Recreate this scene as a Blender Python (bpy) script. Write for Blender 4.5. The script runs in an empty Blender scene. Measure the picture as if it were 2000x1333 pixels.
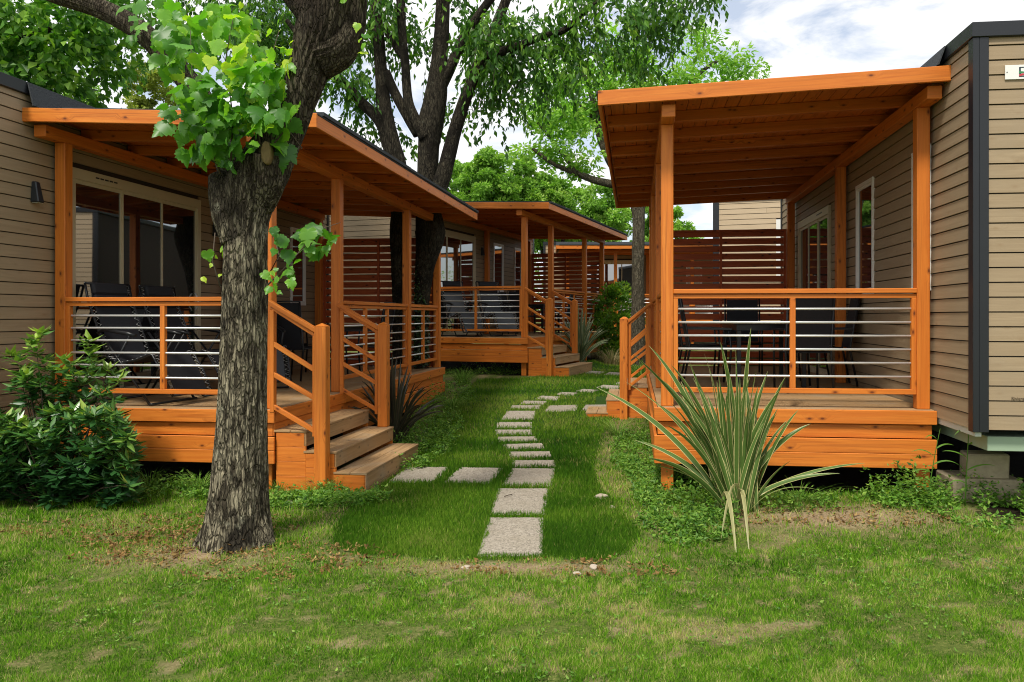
import bpy, math, random
import numpy as np
from mathutils import Vector, Matrix
from math import radians as R, sin, cos, pi, tan

random.seed(7)
RNG = np.random.default_rng(11)
SC = bpy.context.scene
COL = SC.collection
EYE = 1.5          # eye height; focal length 1500 px for a 2000 px wide frame
FPX, PX0, PY0 = 1500.0, 1080.0, 619.0

# ------------------------------------------------------------------ noise
def _hash(ix, iy, iz, seed):
    n = (ix*374761393 + iy*668265263 + iz*2147483647 + seed*1274126177) & 0xffffffff
    n = ((n ^ (n >> 13)) * 1274126177) & 0xffffffff
    n = (n ^ (n >> 16)) & 0xffffffff
    return n.astype(np.float64)/4294967295.0
def vnoise(x, y, z=0.0, seed=0):
    x, y, z = np.broadcast_arrays(np.asarray(x, float), np.asarray(y, float), np.asarray(z, float))
    fx, fy, fz = np.floor(x), np.floor(y), np.floor(z)
    ix, iy, iz = fx.astype(np.int64), fy.astype(np.int64), fz.astype(np.int64)
    tx, ty, tz = x-fx, y-fy, z-fz
    tx = tx*tx*(3-2*tx); ty = ty*ty*(3-2*ty); tz = tz*tz*(3-2*tz)
    out = 0
    for a in (0, 1):
        for b in (0, 1):
            for c in (0, 1):
                w = (tx if a else 1-tx)*(ty if b else 1-ty)*(tz if c else 1-tz)
                out = out + w*_hash(ix+a, iy+b, iz+c, seed)
    return out
def fbm(x, y, z=0.0, seed=0, octv=3):
    s, a, t = 0, 1.0, 0
    x = np.asarray(x, float); y = np.asarray(y, float); z = np.asarray(z, float)
    for o in range(octv):
        s = s + a*vnoise(x*2**o, y*2**o, z*2**o, seed+o*17); t += a; a *= .5
    return s/t
def sstep(a, b, x):
    t = np.clip((np.asarray(x, float)-a)/(b-a), 0, 1)
    return t*t*(3-2*t)

# ------------------------------------------------------------------ ground
def g(X, Y):
    z = -.13 + .43*sstep(7.5, 15.5, Y) + .15*sstep(15.5, 27, Y)
    z = z + .10*np.exp(-((X-2.6)/1.7)**2-((Y-6.35)/.55)**2)
    z = z + .05*np.exp(-((X+2.25)/.55)**2-((Y-5.6)/.5)**2)
    z = z + .17*np.exp(-((X-.72)/.5)**2-((Y-17.9)/.7)**2)
    return z
def at(px, py, Y):
    return ((px-PX0)/FPX*Y, Y, EYE-(py-PY0)/FPX*Y)
def gpt(px, py):
    z = -.1
    for _ in range(25):
        Y = (EYE-z)*FPX/(py-PY0); X = (px-PX0)/FPX*Y
        z = float(g(X, Y))
    return X, Y, z

# ------------------------------------------------------------------ materials
def newmat(name):
    m = bpy.data.materials.new(name); m.use_nodes = True
    nt = m.node_tree; nt.nodes.clear()
    return m, nt
class N:
    def __init__(s, nt): s.nt = nt
    def n(s, t, **kw):
        x = s.nt.nodes.new(t)
        for k, v in kw.items(): setattr(x, k, v)
        return x
    def l(s, a, b): s.nt.links.new(a, b)
    def ramp(s, fac, stops, interp='LINEAR'):
        r = s.n('ShaderNodeValToRGB'); r.color_ramp.interpolation = interp
        e = r.color_ramp.elements
        while len(e) < len(stops): e.new(.5)
        for i, (p, c) in enumerate(stops):
            e[i].position = p; e[i].color = (*c, 1) if len(c) == 3 else c
        s.l(fac, r.inputs[0]); return r.outputs[0]
    def mix(s, fac, a, b, mode='MIX'):
        m = s.n('ShaderNodeMix', data_type='RGBA', blend_type=mode)
        for sock, v in ((m.inputs[0], fac), (m.inputs[6], a), (m.inputs[7], b)):
            if hasattr(v, 'is_linked') or hasattr(v, 'links'): s.l(v, sock)
            else: sock.default_value = v if not isinstance(v, tuple) else ((*v, 1) if len(v) == 3 else v)
        return m.outputs[2]
    def noise(s, vec, scale, detail=4, rough=.55, dist=0):
        n = s.n('ShaderNodeTexNoise'); n.inputs['Scale'].default_value = scale
        n.inputs['Detail'].default_value = detail; n.inputs['Roughness'].default_value = rough
        n.inputs['Distortion'].default_value = dist
        if vec is not None: s.l(vec, n.inputs['Vector'])
        return n.outputs['Fac']
    def mapping(s, vec, scale=(1, 1, 1), loc=(0, 0, 0)):
        m = s.n('ShaderNodeMapping'); m.inputs['Scale'].default_value = scale; m.inputs['Location'].default_value = loc
        s.l(vec, m.inputs['Vector']); return m.outputs[0]
    def math(s, op, a, b=0.0, clamp=False):
        m = s.n('ShaderNodeMath', operation=op, use_clamp=clamp)
        for i, v in enumerate((a, b)):
            if hasattr(v, 'links'): s.l(v, m.inputs[i])
            else: m.inputs[i].default_value = v
        return m.outputs[0]
    def bump(s, h, strength=.3, dist=.01):
        b = s.n('ShaderNodeBump'); b.inputs['Strength'].default_value = strength
        b.inputs['Distance'].default_value = dist; s.l(h, b.inputs['Height']); return b.outputs[0]
    def out(s, col, rough=.6, bump=None, spec=.5, metal=0, extra=None):
        p = s.n('ShaderNodeBsdfPrincipled'); o = s.n('ShaderNodeOutputMaterial')
        for k, v in (('Base Color', col), ('Roughness', rough), ('Specular IOR Level', spec), ('Metallic', metal)):
            if hasattr(v, 'links'): s.l(v, p.inputs[k])
            else: p.inputs[k].default_value = (*v, 1) if isinstance(v, tuple) and len(v) == 3 else v
        if bump is not None: s.l(bump, p.inputs['Normal'])
        s.l(p.outputs[0], o.inputs[0]); return p

def wood_mat(name, light, dark, knot, kscale=1.0, rough=.5, grain=1.0, weather=None):
    m, nt = newmat(name); q = N(nt)
    uv = q.n('ShaderNodeUVMap').outputs[0]
    g1 = q.noise(q.mapping(uv, (1.6, 26, 1)), 1.0, 4, .6, .8)
    g2 = q.noise(q.mapping(uv, (4, 150, 1)), 1.0, 2, .6, .2)
    vo = q.n('ShaderNodeTexVoronoi', voronoi_dimensions='2D'); vo.inputs['Scale'].default_value = 1.0
    q.l(q.mapping(uv, (3.2*kscale, 6.6*kscale, 1)), vo.inputs['Vector'])
    kn = q.ramp(vo.outputs['Distance'], [(0.035, (1, 1, 1)), (.065, (.45, .45, .45)), (.14, (0, 0, 0))])
    sel = q.ramp(vo.outputs['Color'], [(.47, (0, 0, 0)), (.51, (1, 1, 1))])
    knf = q.mix(1.0, kn, sel, 'MULTIPLY')
    halo = q.mix(1.0, q.ramp(vo.outputs['Distance'], [(.05, (1, 1, 1)), (.34, (0, 0, 0))]), sel, 'MULTIPLY')
    uvw = q.n('ShaderNodeVectorMath', operation='ADD'); q.l(uv, uvw.inputs[0]); uvs = q.n('ShaderNodeVectorMath', operation='SCALE'); q.l(halo, uvs.inputs[0]); uvs.inputs['Scale'].default_value = .05; q.l(uvs.outputs[0], uvw.inputs[1]); uv2 = uvw.outputs[0]
    g3 = q.noise(q.mapping(uv2, (1.1, 42, 1)), 1.0, 3, .5, .5)
    c = q.mix(q.ramp(g1, [(.34, (0, 0, 0)), (.64, (1, 1, 1))]), light, dark)
    c = q.mix(q.math('MULTIPLY', g2, .45*grain), c, dark)
    c = q.mix(q.math('MULTIPLY', q.ramp(g3, [(.5, (0, 0, 0)), (.66, (1, 1, 1))]), .42), c, knot)
    big = q.noise(q.mapping(uv, (.35, 1.1, 1)), 1.0, 2)
    c = q.mix(q.ramp(big, [(.35, (0, 0, 0)), (.65, (.35, .35, .35))]), c, dark)
    oi = q.n('ShaderNodeAttribute', attribute_name='rnd').outputs['Fac']
    c = q.mix(q.math('MULTIPLY', oi, .5), c, dark)
    c = q.mix(knf, c, knot)
    if weather:
        geo = q.n('ShaderNodeNewGeometry')
        wn = q.noise(geo.outputs['Position'], 3.0, 4)
        c = q.mix(q.ramp(wn, [(.5, (0, 0, 0)), (.72, (.55, .55, .55))]), c, weather)
    q.out(c, rough, q.bump(g2, .25, .002), .35)
    return m
def plain_mat(name, col, rough=.5, metal=0, spec=.5, var=.15, scale=8, bump=0):
    m, nt = newmat(name); q = N(nt)
    geo = q.n('ShaderNodeTexCoord').outputs['Object']
    n = q.noise(geo, scale, 5)
    dk = tuple(c*(1-var) for c in col); lt = tuple(min(1, c*(1+var)) for c in col)
    c = q.mix(n, dk, lt)
    q.out(c, rough, q.bump(n, bump, .01) if bump else None, spec, metal)
    return m
def leaf_mat(name, cols, trans=.35, rough=.45, spec=.35, edge=None):
    """cols: stops over the per-leaf random value."""
    m, nt = newmat(name); q = N(nt)
    rnd = q.n('ShaderNodeAttribute', attribute_name='rnd').outputs['Fac']
    c = q.ramp(rnd, cols)
    geo = q.n('ShaderNodeNewGeometry')
    n = q.noise(geo.outputs['Position'], 1.3, 2)
    c = q.mix(q.ramp(n, [(.35, (.22, .22, .22)), (.6, (0, 0, 0))]), c, (.012, .035, .008), 'MIX')
    p = q.n('ShaderNodeBsdfPrincipled'); q.l(c, p.inputs['Base Color'])
    p.inputs['Roughness'].default_value = rough; p.inputs['Specular IOR Level'].default_value = spec
    t = q.n('ShaderNodeBsdfTranslucent')
    q.l(q.mix(1.0, c, (1.5, 1.7, .6, 1), 'MULTIPLY'), t.inputs[0])
    mx = q.n('ShaderNodeMixShader'); mx.inputs[0].default_value = trans
    q.l(p.outputs[0], mx.inputs[1]); q.l(t.outputs[0], mx.inputs[2])
    o = q.n('ShaderNodeOutputMaterial'); q.l(mx.outputs[0], o.inputs[0])
    return m

M = {}
M['wood'] = wood_mat('orange_stained_pine', (.80, .275, .038), (.57, .152, .017), (.16, .036, .007))
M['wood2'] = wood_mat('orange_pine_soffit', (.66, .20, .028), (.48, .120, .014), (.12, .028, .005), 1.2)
M['slat'] = wood_mat('red_brown_slats', (.58, .125, .028), (.38, .070, .014), (.05, .01, .004))
M['deck'] = wood_mat('brown_decking', (.50, .325, .165), (.34, .205, .09), (.12, .07, .03), 1.3, .7, 1.0, (.36, .29, .20))
M['siding'] = wood_mat('tan_cladding', (.40, .305, .190), (.29, .215, .128), (.28, .20, .115), 1.0, .6, 1.3, (.29, .225, .145))
M['sidingp'] = wood_mat('pale_cladding', (.55, .44, .30), (.47, .36, .23), (.45, .35, .22), 1.0, .6, 1.0)
M['groove'] = plain_mat('dark_groove', (.035, .025, .015), .8)
M['black'] = plain_mat('black_trim', (.011, .013, .016), .38, 0, .5, .2, 3)
M['shingle'] = plain_mat('bitumen_shingle', (.045, .05, .055), .9, 0, .3, .45, 60, .6)
M['alu'] = plain_mat('brushed_rod', (.78, .80, .78), .35, .55, .5, .05)
M['cream'] = plain_mat('cream_frame', (.55, .48, .32), .4, 0, .5, .04)
M['white'] = plain_mat('white_frame', (.78, .78, .74), .4, 0, .5, .04)
M['chassis'] = plain_mat('white_chassis', (.62, .66, .60), .5, 0, .4, .12, 4)
M['chgreen'] = plain_mat('green_chassis', (.30, .40, .28), .5, 0, .4, .15, 4)
M['inner'] = plain_mat('dark_interior', (.02, .02, .02), .8)
M['curtain'] = plain_mat('grey_curtain', (.20, .20, .20), .9)
M['steel'] = plain_mat('black_tube', (.015, .016, .018), .35, .2)
M['sling'] = plain_mat('dark_sling', (.018, .019, .023), .75, 0, .3, .2, 40)
M['slinglight'] = plain_mat('grey_sling', (.055, .06, .068), .75, 0, .3, .2, 40)
M['cord'] = plain_mat('pale_cord', (.6, .6, .58), .6)
M['tabletop'] = plain_mat('dark_tabletop', (.03, .035, .04), .25)
M['lamp'] = plain_mat('anthracite_lamp', (.02, .024, .028), .3)
M['lens'] = plain_mat('lamp_lens', (.5, .5, .45), .2)
M['concrete'] = plain_mat('concrete_block', (.36, .30, .20), .9, 0, .2, .3, 22, .5)
M['stone'] = plain_mat('field_stone', (.42, .36, .28), .9, 0, .2, .3, 14, .5)
M['signred'] = plain_mat('sign_red', (.5, .03, .05), .4)
M['signgreen'] = plain_mat('sign_green', (.02, .22, .06), .4)
M['ink'] = plain_mat('ink_brown', (.08, .055, .03), .6)
M['navy'] = plain_mat('sign_navy', (.015, .03, .045), .4)
M['cutwood'] = plain_mat('cut_wood', (.20, .14, .065), .8, 0, .2, .4, 30, .4)
M['twig'] = plain_mat('twig_bark', (.07, .05, .03), .8)
M['blue'] = plain_mat('blue_cloth', (.10, .22, .45), .8)
# glass: dark reflective panes
def glass():
    m, nt = newmat('dark_glass'); q = N(nt)
    geo = q.n('ShaderNodeNewGeometry'); nz = q.noise(geo.outputs['Position'], .8, 2)
    p = q.out((.012, .014, .015), .02, q.bump(nz, .04, .02), 1.0)
    p.inputs['IOR'].default_value = 2.5
    return m
M['glass'] = glass()
# bark
def bark(name, lo, hi, moss, patch=.5, zs=1.0, hf=34, shade_z=None):
    m, nt = newmat(name); q = N(nt)
    co = q.n('ShaderNodeTexCoord').outputs['Object']
    f = q.noise(q.mapping(co, (hf, hf, hf*.2*zs)), 1.0, 6, .68, .7)
    f2 = q.noise(q.mapping(co, (70, 70, 14)), 1.0, 3, .6)
    b = q.noise(q.mapping(co, (2.2, 2.2, 1.5)), 1.0, 5, .6)
    vd = q.n('ShaderNodeTexVoronoi', feature='DISTANCE_TO_EDGE'); vd.inputs['Scale'].default_value = 1.0
    wob = q.n('ShaderNodeVectorMath', operation='MULTIPLY_ADD'); nn = q.n('ShaderNodeTexNoise'); nn.inputs['Scale'].default_value = 12; q.l(co, nn.inputs['Vector'])
    q.l(nn.outputs['Color'], wob.inputs[0]); wob.inputs[1].default_value = (.04, .04, .04); q.l(co, wob.inputs[2])
    q.l(q.mapping(wob.outputs[0], (hf*1.5, hf*1.5, hf*.26)), vd.inputs['Vector'])
    crack = q.ramp(vd.outputs['Distance'], [(.02, (0, 0, 0)), (.16, (1, 1, 1))])
    c = q.mix(q.ramp(f, [(.43, (0, 0, 0)), (.57, (1, 1, 1))]), lo, hi)
    c = q.mix(q.ramp(vd.outputs['Distance'], [(.0, (.25, .25, .25)), (.14, (1, 1, 1))]), lo, c)
    b2 = q.math('ADD', q.math('MULTIPLY', b, .75), q.math('MULTIPLY', f, .25))
    c = q.mix(q.ramp(b2, [(patch-.02, (0, 0, 0)), (patch+.03, (.9, .9, .9))]), c, (.014, .011, .008))
    li = q.noise(q.mapping(co, (9, 9, 7), (3, 1, 2)), 1.0, 5, .7)
    c = q.mix(q.ramp(li, [(.60, (0, 0, 0)), (.70, (.7, .7, .7))]), c, moss)
    if shade_z:  # upper trunk darkened in the colour, painting in its backlit shade
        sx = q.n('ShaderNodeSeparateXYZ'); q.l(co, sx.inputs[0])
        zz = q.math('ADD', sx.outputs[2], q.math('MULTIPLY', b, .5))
        mr = q.n('ShaderNodeMapRange'); q.l(zz, mr.inputs[0]); mr.inputs[1].default_value = shade_z; mr.inputs[2].default_value = shade_z+.35; mr.inputs[4].default_value = .68
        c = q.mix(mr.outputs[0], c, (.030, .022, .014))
    h = q.math('ADD', q.math('MULTIPLY', f, .5), q.math('ADD', q.math('MULTIPLY', f2, .3), q.math('MULTIPLY', crack, .6)))
    q.out(c, .9, q.bump(h, 1.0, .03), .15)
    return m
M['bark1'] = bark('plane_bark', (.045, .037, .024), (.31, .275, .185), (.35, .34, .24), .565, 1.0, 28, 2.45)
M['bark2'] = bark('dark_bark', (.018, .015, .010), (.075, .064, .042), (.12, .12, .085), .55)
M['bark3'] = bark('pale_bark', (.07, .06, .04), (.20, .175, .12), (.20, .21, .13), .6)
# slab
def slab():
    m, nt = newmat('washed_gravel_slab'); q = N(nt)
    co = q.n('ShaderNodeTexCoord').outputs['Object']
    v = q.n('ShaderNodeTexVoronoi'); v.inputs['Scale'].default_value = 85; q.l(co, v.inputs['Vector'])
    bw = q.n('ShaderNodeRGBToBW'); q.l(v.outputs['Color'], bw.inputs[0])
    c = q.ramp(bw.outputs[0], [(.10, (.15, .13, .105)), (.45, (.325, .29, .235)), (.85, (.47, .425, .35))])
    n = q.noise(co, 4, 4)
    c = q.mix(q.ramp(n, [(.4, (0, 0, 0)), (.7, (.45, .45, .45))]), c, (.24, .21, .15))
    c = q.mix(q.math('MULTIPLY', q.n('ShaderNodeAttribute', attribute_name='rnd').outputs['Fac'], .45), c, (.27, .235, .18))
    q.out(c, .9, q.bump(v.outputs['Distance'], .6, .006), .2)
    return m
M['slab'] = slab()
# ground
def groundmat():
    m, nt = newmat('lawn_soil'); q = N(nt)
    co = q.n('ShaderNodeNewGeometry').outputs['Position']
    zone = q.n('ShaderNodeAttribute', attribute_name='zone')   # R bare soil, G sod, B painted shade under decks and cabins
    sep = q.n('ShaderNodeSeparateColor'); q.l(zone.outputs['Color'], sep.inputs[0])
    n1 = q.noise(co, 9, 6, .65); n2 = q.noise(co, 60, 4, .7)
    soil = q.ramp(n1, [(.3, (.13, .085, .045)), (.55, (.27, .19, .11)), (.75, (.38, .30, .19))])
    soil = q.mix(q.ramp(n2, [(.45, (0, 0, 0)), (.7, (.7, .7, .7))]), soil, (.42, .34, .22))
    thatch = q.ramp(n2, [(.3, (.04, .07, .012)), (.58, (.11, .14, .03)), (.8, (.30, .25, .11))])
    sod = q.ramp(n2, [(.3, (.018, .045, .008)), (.7, (.04, .085, .014))])
    c = q.mix(sep.outputs[1], thatch, sod)
    c = q.mix(sep.outputs[0], c, soil)
    c = q.mix(sep.outputs[2], c, (.018, .013, .008))  # near-black tint paints the shade below the floors
    q.out(c, .95, q.bump(n2, .7, .015), .1)
    return m
M['ground'] = groundmat()
def grassmat(name, stops):
    m, nt = newmat(name); q = N(nt)
    rnd = q.n('ShaderNodeAttribute', attribute_name='rnd').outputs['Fac']
    c = q.ramp(rnd, stops)
    d = q.n('ShaderNodeBsdfDiffuse'); q.l(c, d.inputs[0])
    t = q.n('ShaderNodeBsdfTranslucent'); q.l(c, t.inputs[0])
    mx = q.n('ShaderNodeMixShader'); mx.inputs[0].default_value = .4
    q.l(d.outputs[0], mx.inputs[1]); q.l(t.outputs[0], mx.inputs[2])
    o = q.n('ShaderNodeOutputMaterial'); q.l(mx.outputs[0], o.inputs[0]); return m
M['grass'] = grassmat('lawn_blades', [(0, (.025, .09, .006)), (.4, (.105, .28, .014)), (.8, (.25, .46, .03)), (1, (.55, .48, .20))])
M['sod'] = grassmat('sod_blades', [(0, (.028, .09, .008)), (.45, (.075, .195, .014)), (.85, (.20, .35, .03)), (1, (.34, .35, .10))])
M['dry'] = grassmat('dry_blades', [(0, (.16, .17, .05)), (.5, (.36, .30, .14)), (1, (.5, .42, .24))])
M['weed'] = leaf_mat('weed_leaf', [(0, (.05, .14, .02)), (.5, (.15, .32, .035)), (1, (.34, .50, .09))], .35, .5)
M['tuft'] = grassmat('tuft_blades', [(0, (.06, .15, .02)), (.5, (.15, .31, .04)), (1, (.36, .50, .12))])
M['leafA'] = leaf_mat('plane_leaf', [(0, (.05, .17, .02)), (.35, (.11, .32, .03)), (.75, (.22, .46, .035)), (1, (.55, .70, .05))], .42, .4, .5)
M['leafT2'] = leaf_mat('hackberry_leaf', [(0, (.018, .07, .012)), (.5, (.065, .18, .02)), (.85, (.19, .38, .035)), (1, (.34, .52, .07))], .35, .45, .3)
M['leafL'] = leaf_mat('lime_leaf', [(0, (.03, .12, .014)), (.5, (.10, .26, .026)), (1, (.32, .52, .06))], .42, .45, .35)
M['leafT3'] = leaf_mat('light_leaf', [(0, (.11, .27, .03)), (.5, (.25, .48, .06)), (1, (.50, .68, .16))], .42, .5)
M['leafBG'] = leaf_mat('background_leaf', [(0, (.08, .19, .03)), (.5, (.22, .42, .06)), (1, (.46, .62, .15))], .35, .6, .2)
M['leafBGy'] = leaf_mat('yellow_background_leaf', [(0, (.12, .15, .03)), (.5, (.28, .34, .07)), (1, (.45, .48, .16))], .4, .6, .2)
M['bush'] = leaf_mat('bush_leaf', [(0, (.014, .055, .018)), (.45, (.035, .12, .03)), (.75, (.11, .25, .045)), (1, (.36, .50, .08))], .22, .32, .5)
M['hedge'] = leaf_mat('hedge_leaf', [(0, (.04, .12, .012)), (.5, (.17, .36, .03)), (1, (.46, .64, .07))], .3, .4, .4)
M['ivy'] = leaf_mat('ivy_leaf', [(0, (.012, .035, .008)), (.7, (.03, .075, .015)), (1, (.08, .13, .03))], .1, .35, .5)
M['litter'] = leaf_mat('dead_leaf', [(0, (.10, .05, .02)), (.5, (.26, .15, .05)), (1, (.42, .30, .12))], .15, .8, .2)
def phormat(name, mid, dk, edge, w=.28):
    m, nt = newmat(name); q = N(nt)
    uv = q.n('ShaderNodeUVMap').outputs[0]
    sx = q.n('ShaderNodeSeparateXYZ'); q.l(uv, sx.inputs[0])
    d = q.math('ABSOLUTE', q.math('SUBTRACT', sx.outputs[0], .5))
    rnd = q.n('ShaderNodeAttribute', attribute_name='rnd').outputs['Fac']
    st = q.noise(q.mapping(uv, (22, .6, 1)), 1.0, 3)
    c = q.mix(st, dk, mid)
    e = q.ramp(d, [(.5-w, (0, 0, 0)), (.5-w*.75, (1, 1, 1))])
    c = q.mix(e, c, edge)
    c = q.mix(q.ramp(rnd, [(.90, (0, 0, 0)), (.95, (.85, .85, .85))]), c, (.50, .42, .22))
    p = q.n('ShaderNodeBsdfPrincipled'); q.l(c, p.inputs['Base Color'])
    p.inputs['Roughness'].default_value = .38; p.inputs['Specular IOR Level'].default_value = .45
    t = q.n('ShaderNodeBsdfTranslucent'); q.l(c, t.inputs[0])
    mx = q.n('ShaderNodeMixShader'); mx.inputs[0].default_value = .2
    q.l(p.outputs[0], mx.inputs[1]); q.l(t.outputs[0], mx.inputs[2])
    o = q.n('ShaderNodeOutputMaterial'); q.l(mx.outputs[0], o.inputs[0]); return m
M['flax'] = phormat('variegated_flax', (.15, .235, .05), (.05, .12, .022), (.68, .62, .27), .10)
M['flaxdark'] = phormat('bronze_flax', (.065, .06, .035), (.03, .035, .022), (.14, .11, .06), .10)
M['flaxgrey'] = phormat('grey_green_flax', (.17, .23, .11), (.09, .15, .07), (.45, .45, .26), .15)

# ------------------------------------------------------------------ mesh builder
class MB:
    def __init__(s): s.v = []; s.f = []; s.uv = []; s.r = []; s.mi = []; s.sm = []
    def quad_pts(s, pts, uvs, rnd=0.0, mi=0, sm=False):
        b = len(s.v); s.v += [tuple(p) for p in pts]; s.f.append(tuple(range(b, b+len(pts))))
        s.uv += uvs; s.r += [rnd]*len(pts); s.mi.append(mi); s.sm.append(sm)
    def hexa(s, P, ax=None, rnd=None, mi=0):
        """P: 8 corners, index = ix + 2*iy + 4*iz"""
        P = [Vector(p) for p in P]
        L = [(P[1]-P[0]).length, (P[2]-P[0]).length, (P[4]-P[0]).length]
        a = ax if ax is not None else L.index(max(L))
        ou, ov = random.uniform(0, 40), random.uniform(0, 40)
        rnd = random.random() if rnd is None else rnd
        b = len(s.v); s.v += [tuple(p) for p in P]; s.r += [rnd]*8
        def c(i): return [L[0]*(i & 1), L[1]*((i >> 1) & 1), L[2]*((i >> 2) & 1)]
        for f, na in (((0, 2, 3, 1), 2), ((4, 5, 7, 6), 2), ((0, 1, 5, 4), 1), ((2, 6, 7, 3), 1), ((0, 4, 6, 2), 0), ((1, 3, 7, 5), 0)):
            s.f.append(tuple(b+i for i in f)); s.mi.append(mi); s.sm.append(False)
            oth = [k for k in (0, 1, 2) if k != na]
            if a in oth: ua = a; va = [k for k in oth if k != a][0]; sc = 1
            else: ua, va = oth; sc = 1
            for i in f:
                q = c(i); s.uv.append((q[ua]*sc+ou+(0 if a in oth else 3), q[va]+ov+na*.37))
    def box(s, x0, x1, y0, y1, z0, z1, ax=None, rnd=None, mi=0):
        s.hexa([(x, y, z) for z in (z0, z1) for y in (y0, y1) for x in (x0, x1)], ax, rnd, mi)
    def bar(s, p0, p1, w, h, up=(0, 0, 1), rnd=None, mi=0):
        p0, p1 = Vector(p0), Vector(p1); d = (p1-p0).normalized(); up = Vector(up)
        sx = d.cross(up).normalized(); uz = sx.cross(d).normalized()
        P = []
        for iz in (-1, 1):
            for iy in (-1, 1):
                for p in (p0, p1): P.append(p+sx*(iy*w/2)+uz*(iz*h/2))
        s.hexa(P, 0, rnd, mi)
    def tube(s, pts, r, n=8, rnd=0.0, mi=0, closed=False):
        pts = [Vector(p) for p in pts]
        rr = r if hasattr(r, '__len__') else [r]*len(pts)
        base = len(s.v); ref = Vector((0, 0, 1))
        for k, p in enumerate(pts):
            d = (pts[min(k+1, len(pts)-1)]-pts[max(k-1, 0)]).normalized()
            a = d.cross(ref if abs(d.z) < .95 else Vector((1, 0, 0))).normalized(); b = a.cross(d).normalized()
            for i in range(n):
                t = 2*pi*i/n; s.v.append(tuple(p+a*(cos(t)*rr[k])+b*(sin(t)*rr[k]))); s.r.append(rnd)
        for k in range(len(pts)-1):
            for i in range(n):
                j = (i+1) % n
                s.f.append((base+k*n+i, base+k*n+j, base+(k+1)*n+j, base+(k+1)*n+i)); s.mi.append(mi); s.sm.append(True)
                s.uv += [(i/n, k), (j/n, k), (j/n, k+1), (i/n, k+1)]
        for k, rev in ((0, True), (len(pts)-1, False)):
            idx = [base+k*n+i for i in range(n)]
            if rev: idx = idx[::-1]
            s.f.append(tuple(idx)); s.mi.append(mi); s.sm.append(False); s.uv += [(0, 0)]*n
    def build(s, name, mat, parent=None, flip=1, bevel=0, **kw):
        me = bpy.data.meshes.new(name)
        v = s.v
        if flip == -1: v = [(-a, b, c) for a, b, c in v]
        f = s.f if flip == 1 else [t[::-1] for t in s.f]
        me.from_pydata(v, [], f)
        uvl = me.uv_layers.new(name='UVMap')
        if flip == 1: uv = s.uv
        else:
            uv = []; k = 0
            for t in s.f: uv += s.uv[k:k+len(t)][::-1]; k += len(t)
        uvl.data.foreach_set('uv', np.array(uv, dtype=np.float32).ravel())
        a = me.attributes.new('rnd', 'FLOAT', 'POINT'); a.data.foreach_set('value', np.array(s.r, dtype=np.float32))
        for mm in (mat if isinstance(mat, (list, tuple)) else [mat]): me.materials.append(mm)
        me.polygons.foreach_set('material_index', s.mi); me.polygons.foreach_set('use_smooth', s.sm)
        me.validate(); me.update()
        o = bpy.data.objects.new(name, me); COL.objects.link(o)
        if parent: o.parent = parent
        if bevel:
            b = o.modifiers.new('Bevel', 'BEVEL'); b.width = bevel; b.segments = 1; b.limit_method = 'ANGLE'; b.harden_normals = False
        for k, x in kw.items(): o[k] = x
        return o
def npmesh(name, V, F, mat, rnd=None, uv=None, parent=None, smooth=False, **kw):
    """V (n,3); F (m,k) constant k."""
    me = bpy.data.meshes.new(name); V = np.asarray(V, np.float32); F = np.asarray(F, np.int32)
    k = F.shape[1]
    me.vertices.add(len(V)); me.vertices.foreach_set('co', V.ravel())
    me.loops.add(F.size); me.loops.foreach_set('vertex_index', F.ravel())
    me.polygons.add(len(F)); me.polygons.foreach_set('loop_start', np.arange(len(F), dtype=np.int32)*k)
    me.polygons.foreach_set('use_smooth', np.full(len(F), bool(smooth)))
    if rnd is not None:
        a = me.attributes.new('rnd', 'FLOAT', 'POINT'); a.data.foreach_set('value', np.asarray(rnd, np.float32))
    if uv is not None:
        u = me.uv_layers.new(name='UVMap'); u.data.foreach_set('uv', np.asarray(uv, np.float32)[F.ravel()].ravel())
    me.materials.append(mat); me.update(calc_edges=True)
    o = bpy.data.objects.new(name, me); COL.objects.link(o)
    if parent: o.parent = parent
    for kk, x in kw.items(): o[kk] = x
    return o
def empty(name, loc=(0, 0, 0), rz=0, label=None, cat=None, group=None):
    o = bpy.data.objects.new(name, None); COL.objects.link(o); o.location = loc; o.rotation_euler = (0, 0, rz)
    o.empty_display_size = .2
    if label: o['label'] = label
    if cat: o['category'] = cat
    if group: o['group'] = group
    return o
def tag(o, label, cat, group=None):
    o['label'] = label; o['category'] = cat
    if group: o['group'] = group
    return o

# ------------------------------------------------------------------ leaves
def leaf_geo(P, D, L, W, droop=0.0, rng=RNG, fold=.25, Nrm=None):
    """kite leaves, 2 triangles each with a folded midrib."""
    n = len(P); D = D/np.linalg.norm(D, axis=1, keepdims=True)
    if Nrm is None: Nrm = rng.normal(size=(n, 3))
    S = np.cross(D, Nrm); S /= np.linalg.norm(S, axis=1, keepdims=True)+1e-9
    U = np.cross(S, D)
    L = np.broadcast_to(L, n)[:, None]; W = np.broadcast_to(W, n)[:, None]
    V = np.empty((n, 4, 3))
    V[:, 0] = P; V[:, 2] = P+D*L
    m = P+D*L*.42
    V[:, 1] = m-S*W*.5-U*W*fold; V[:, 3] = m+S*W*.5-U*W*fold
    F = np.array([[0, 1, 2], [0, 2, 3]])[None]+4*np.arange(n)[:, None, None]
    return V.reshape(-1, 3), F.reshape(-1, 3)
def ell(rng, c, r, n, shell=.0):
    d = rng.normal(size=(n, 3)); d /= np.linalg.norm(d, axis=1, keepdims=True)
    q = rng.random(n)**(1/3.); q = shell+(1-shell)*q
    return np.array(c)+d*q[:, None]*np.array(r)
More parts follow.
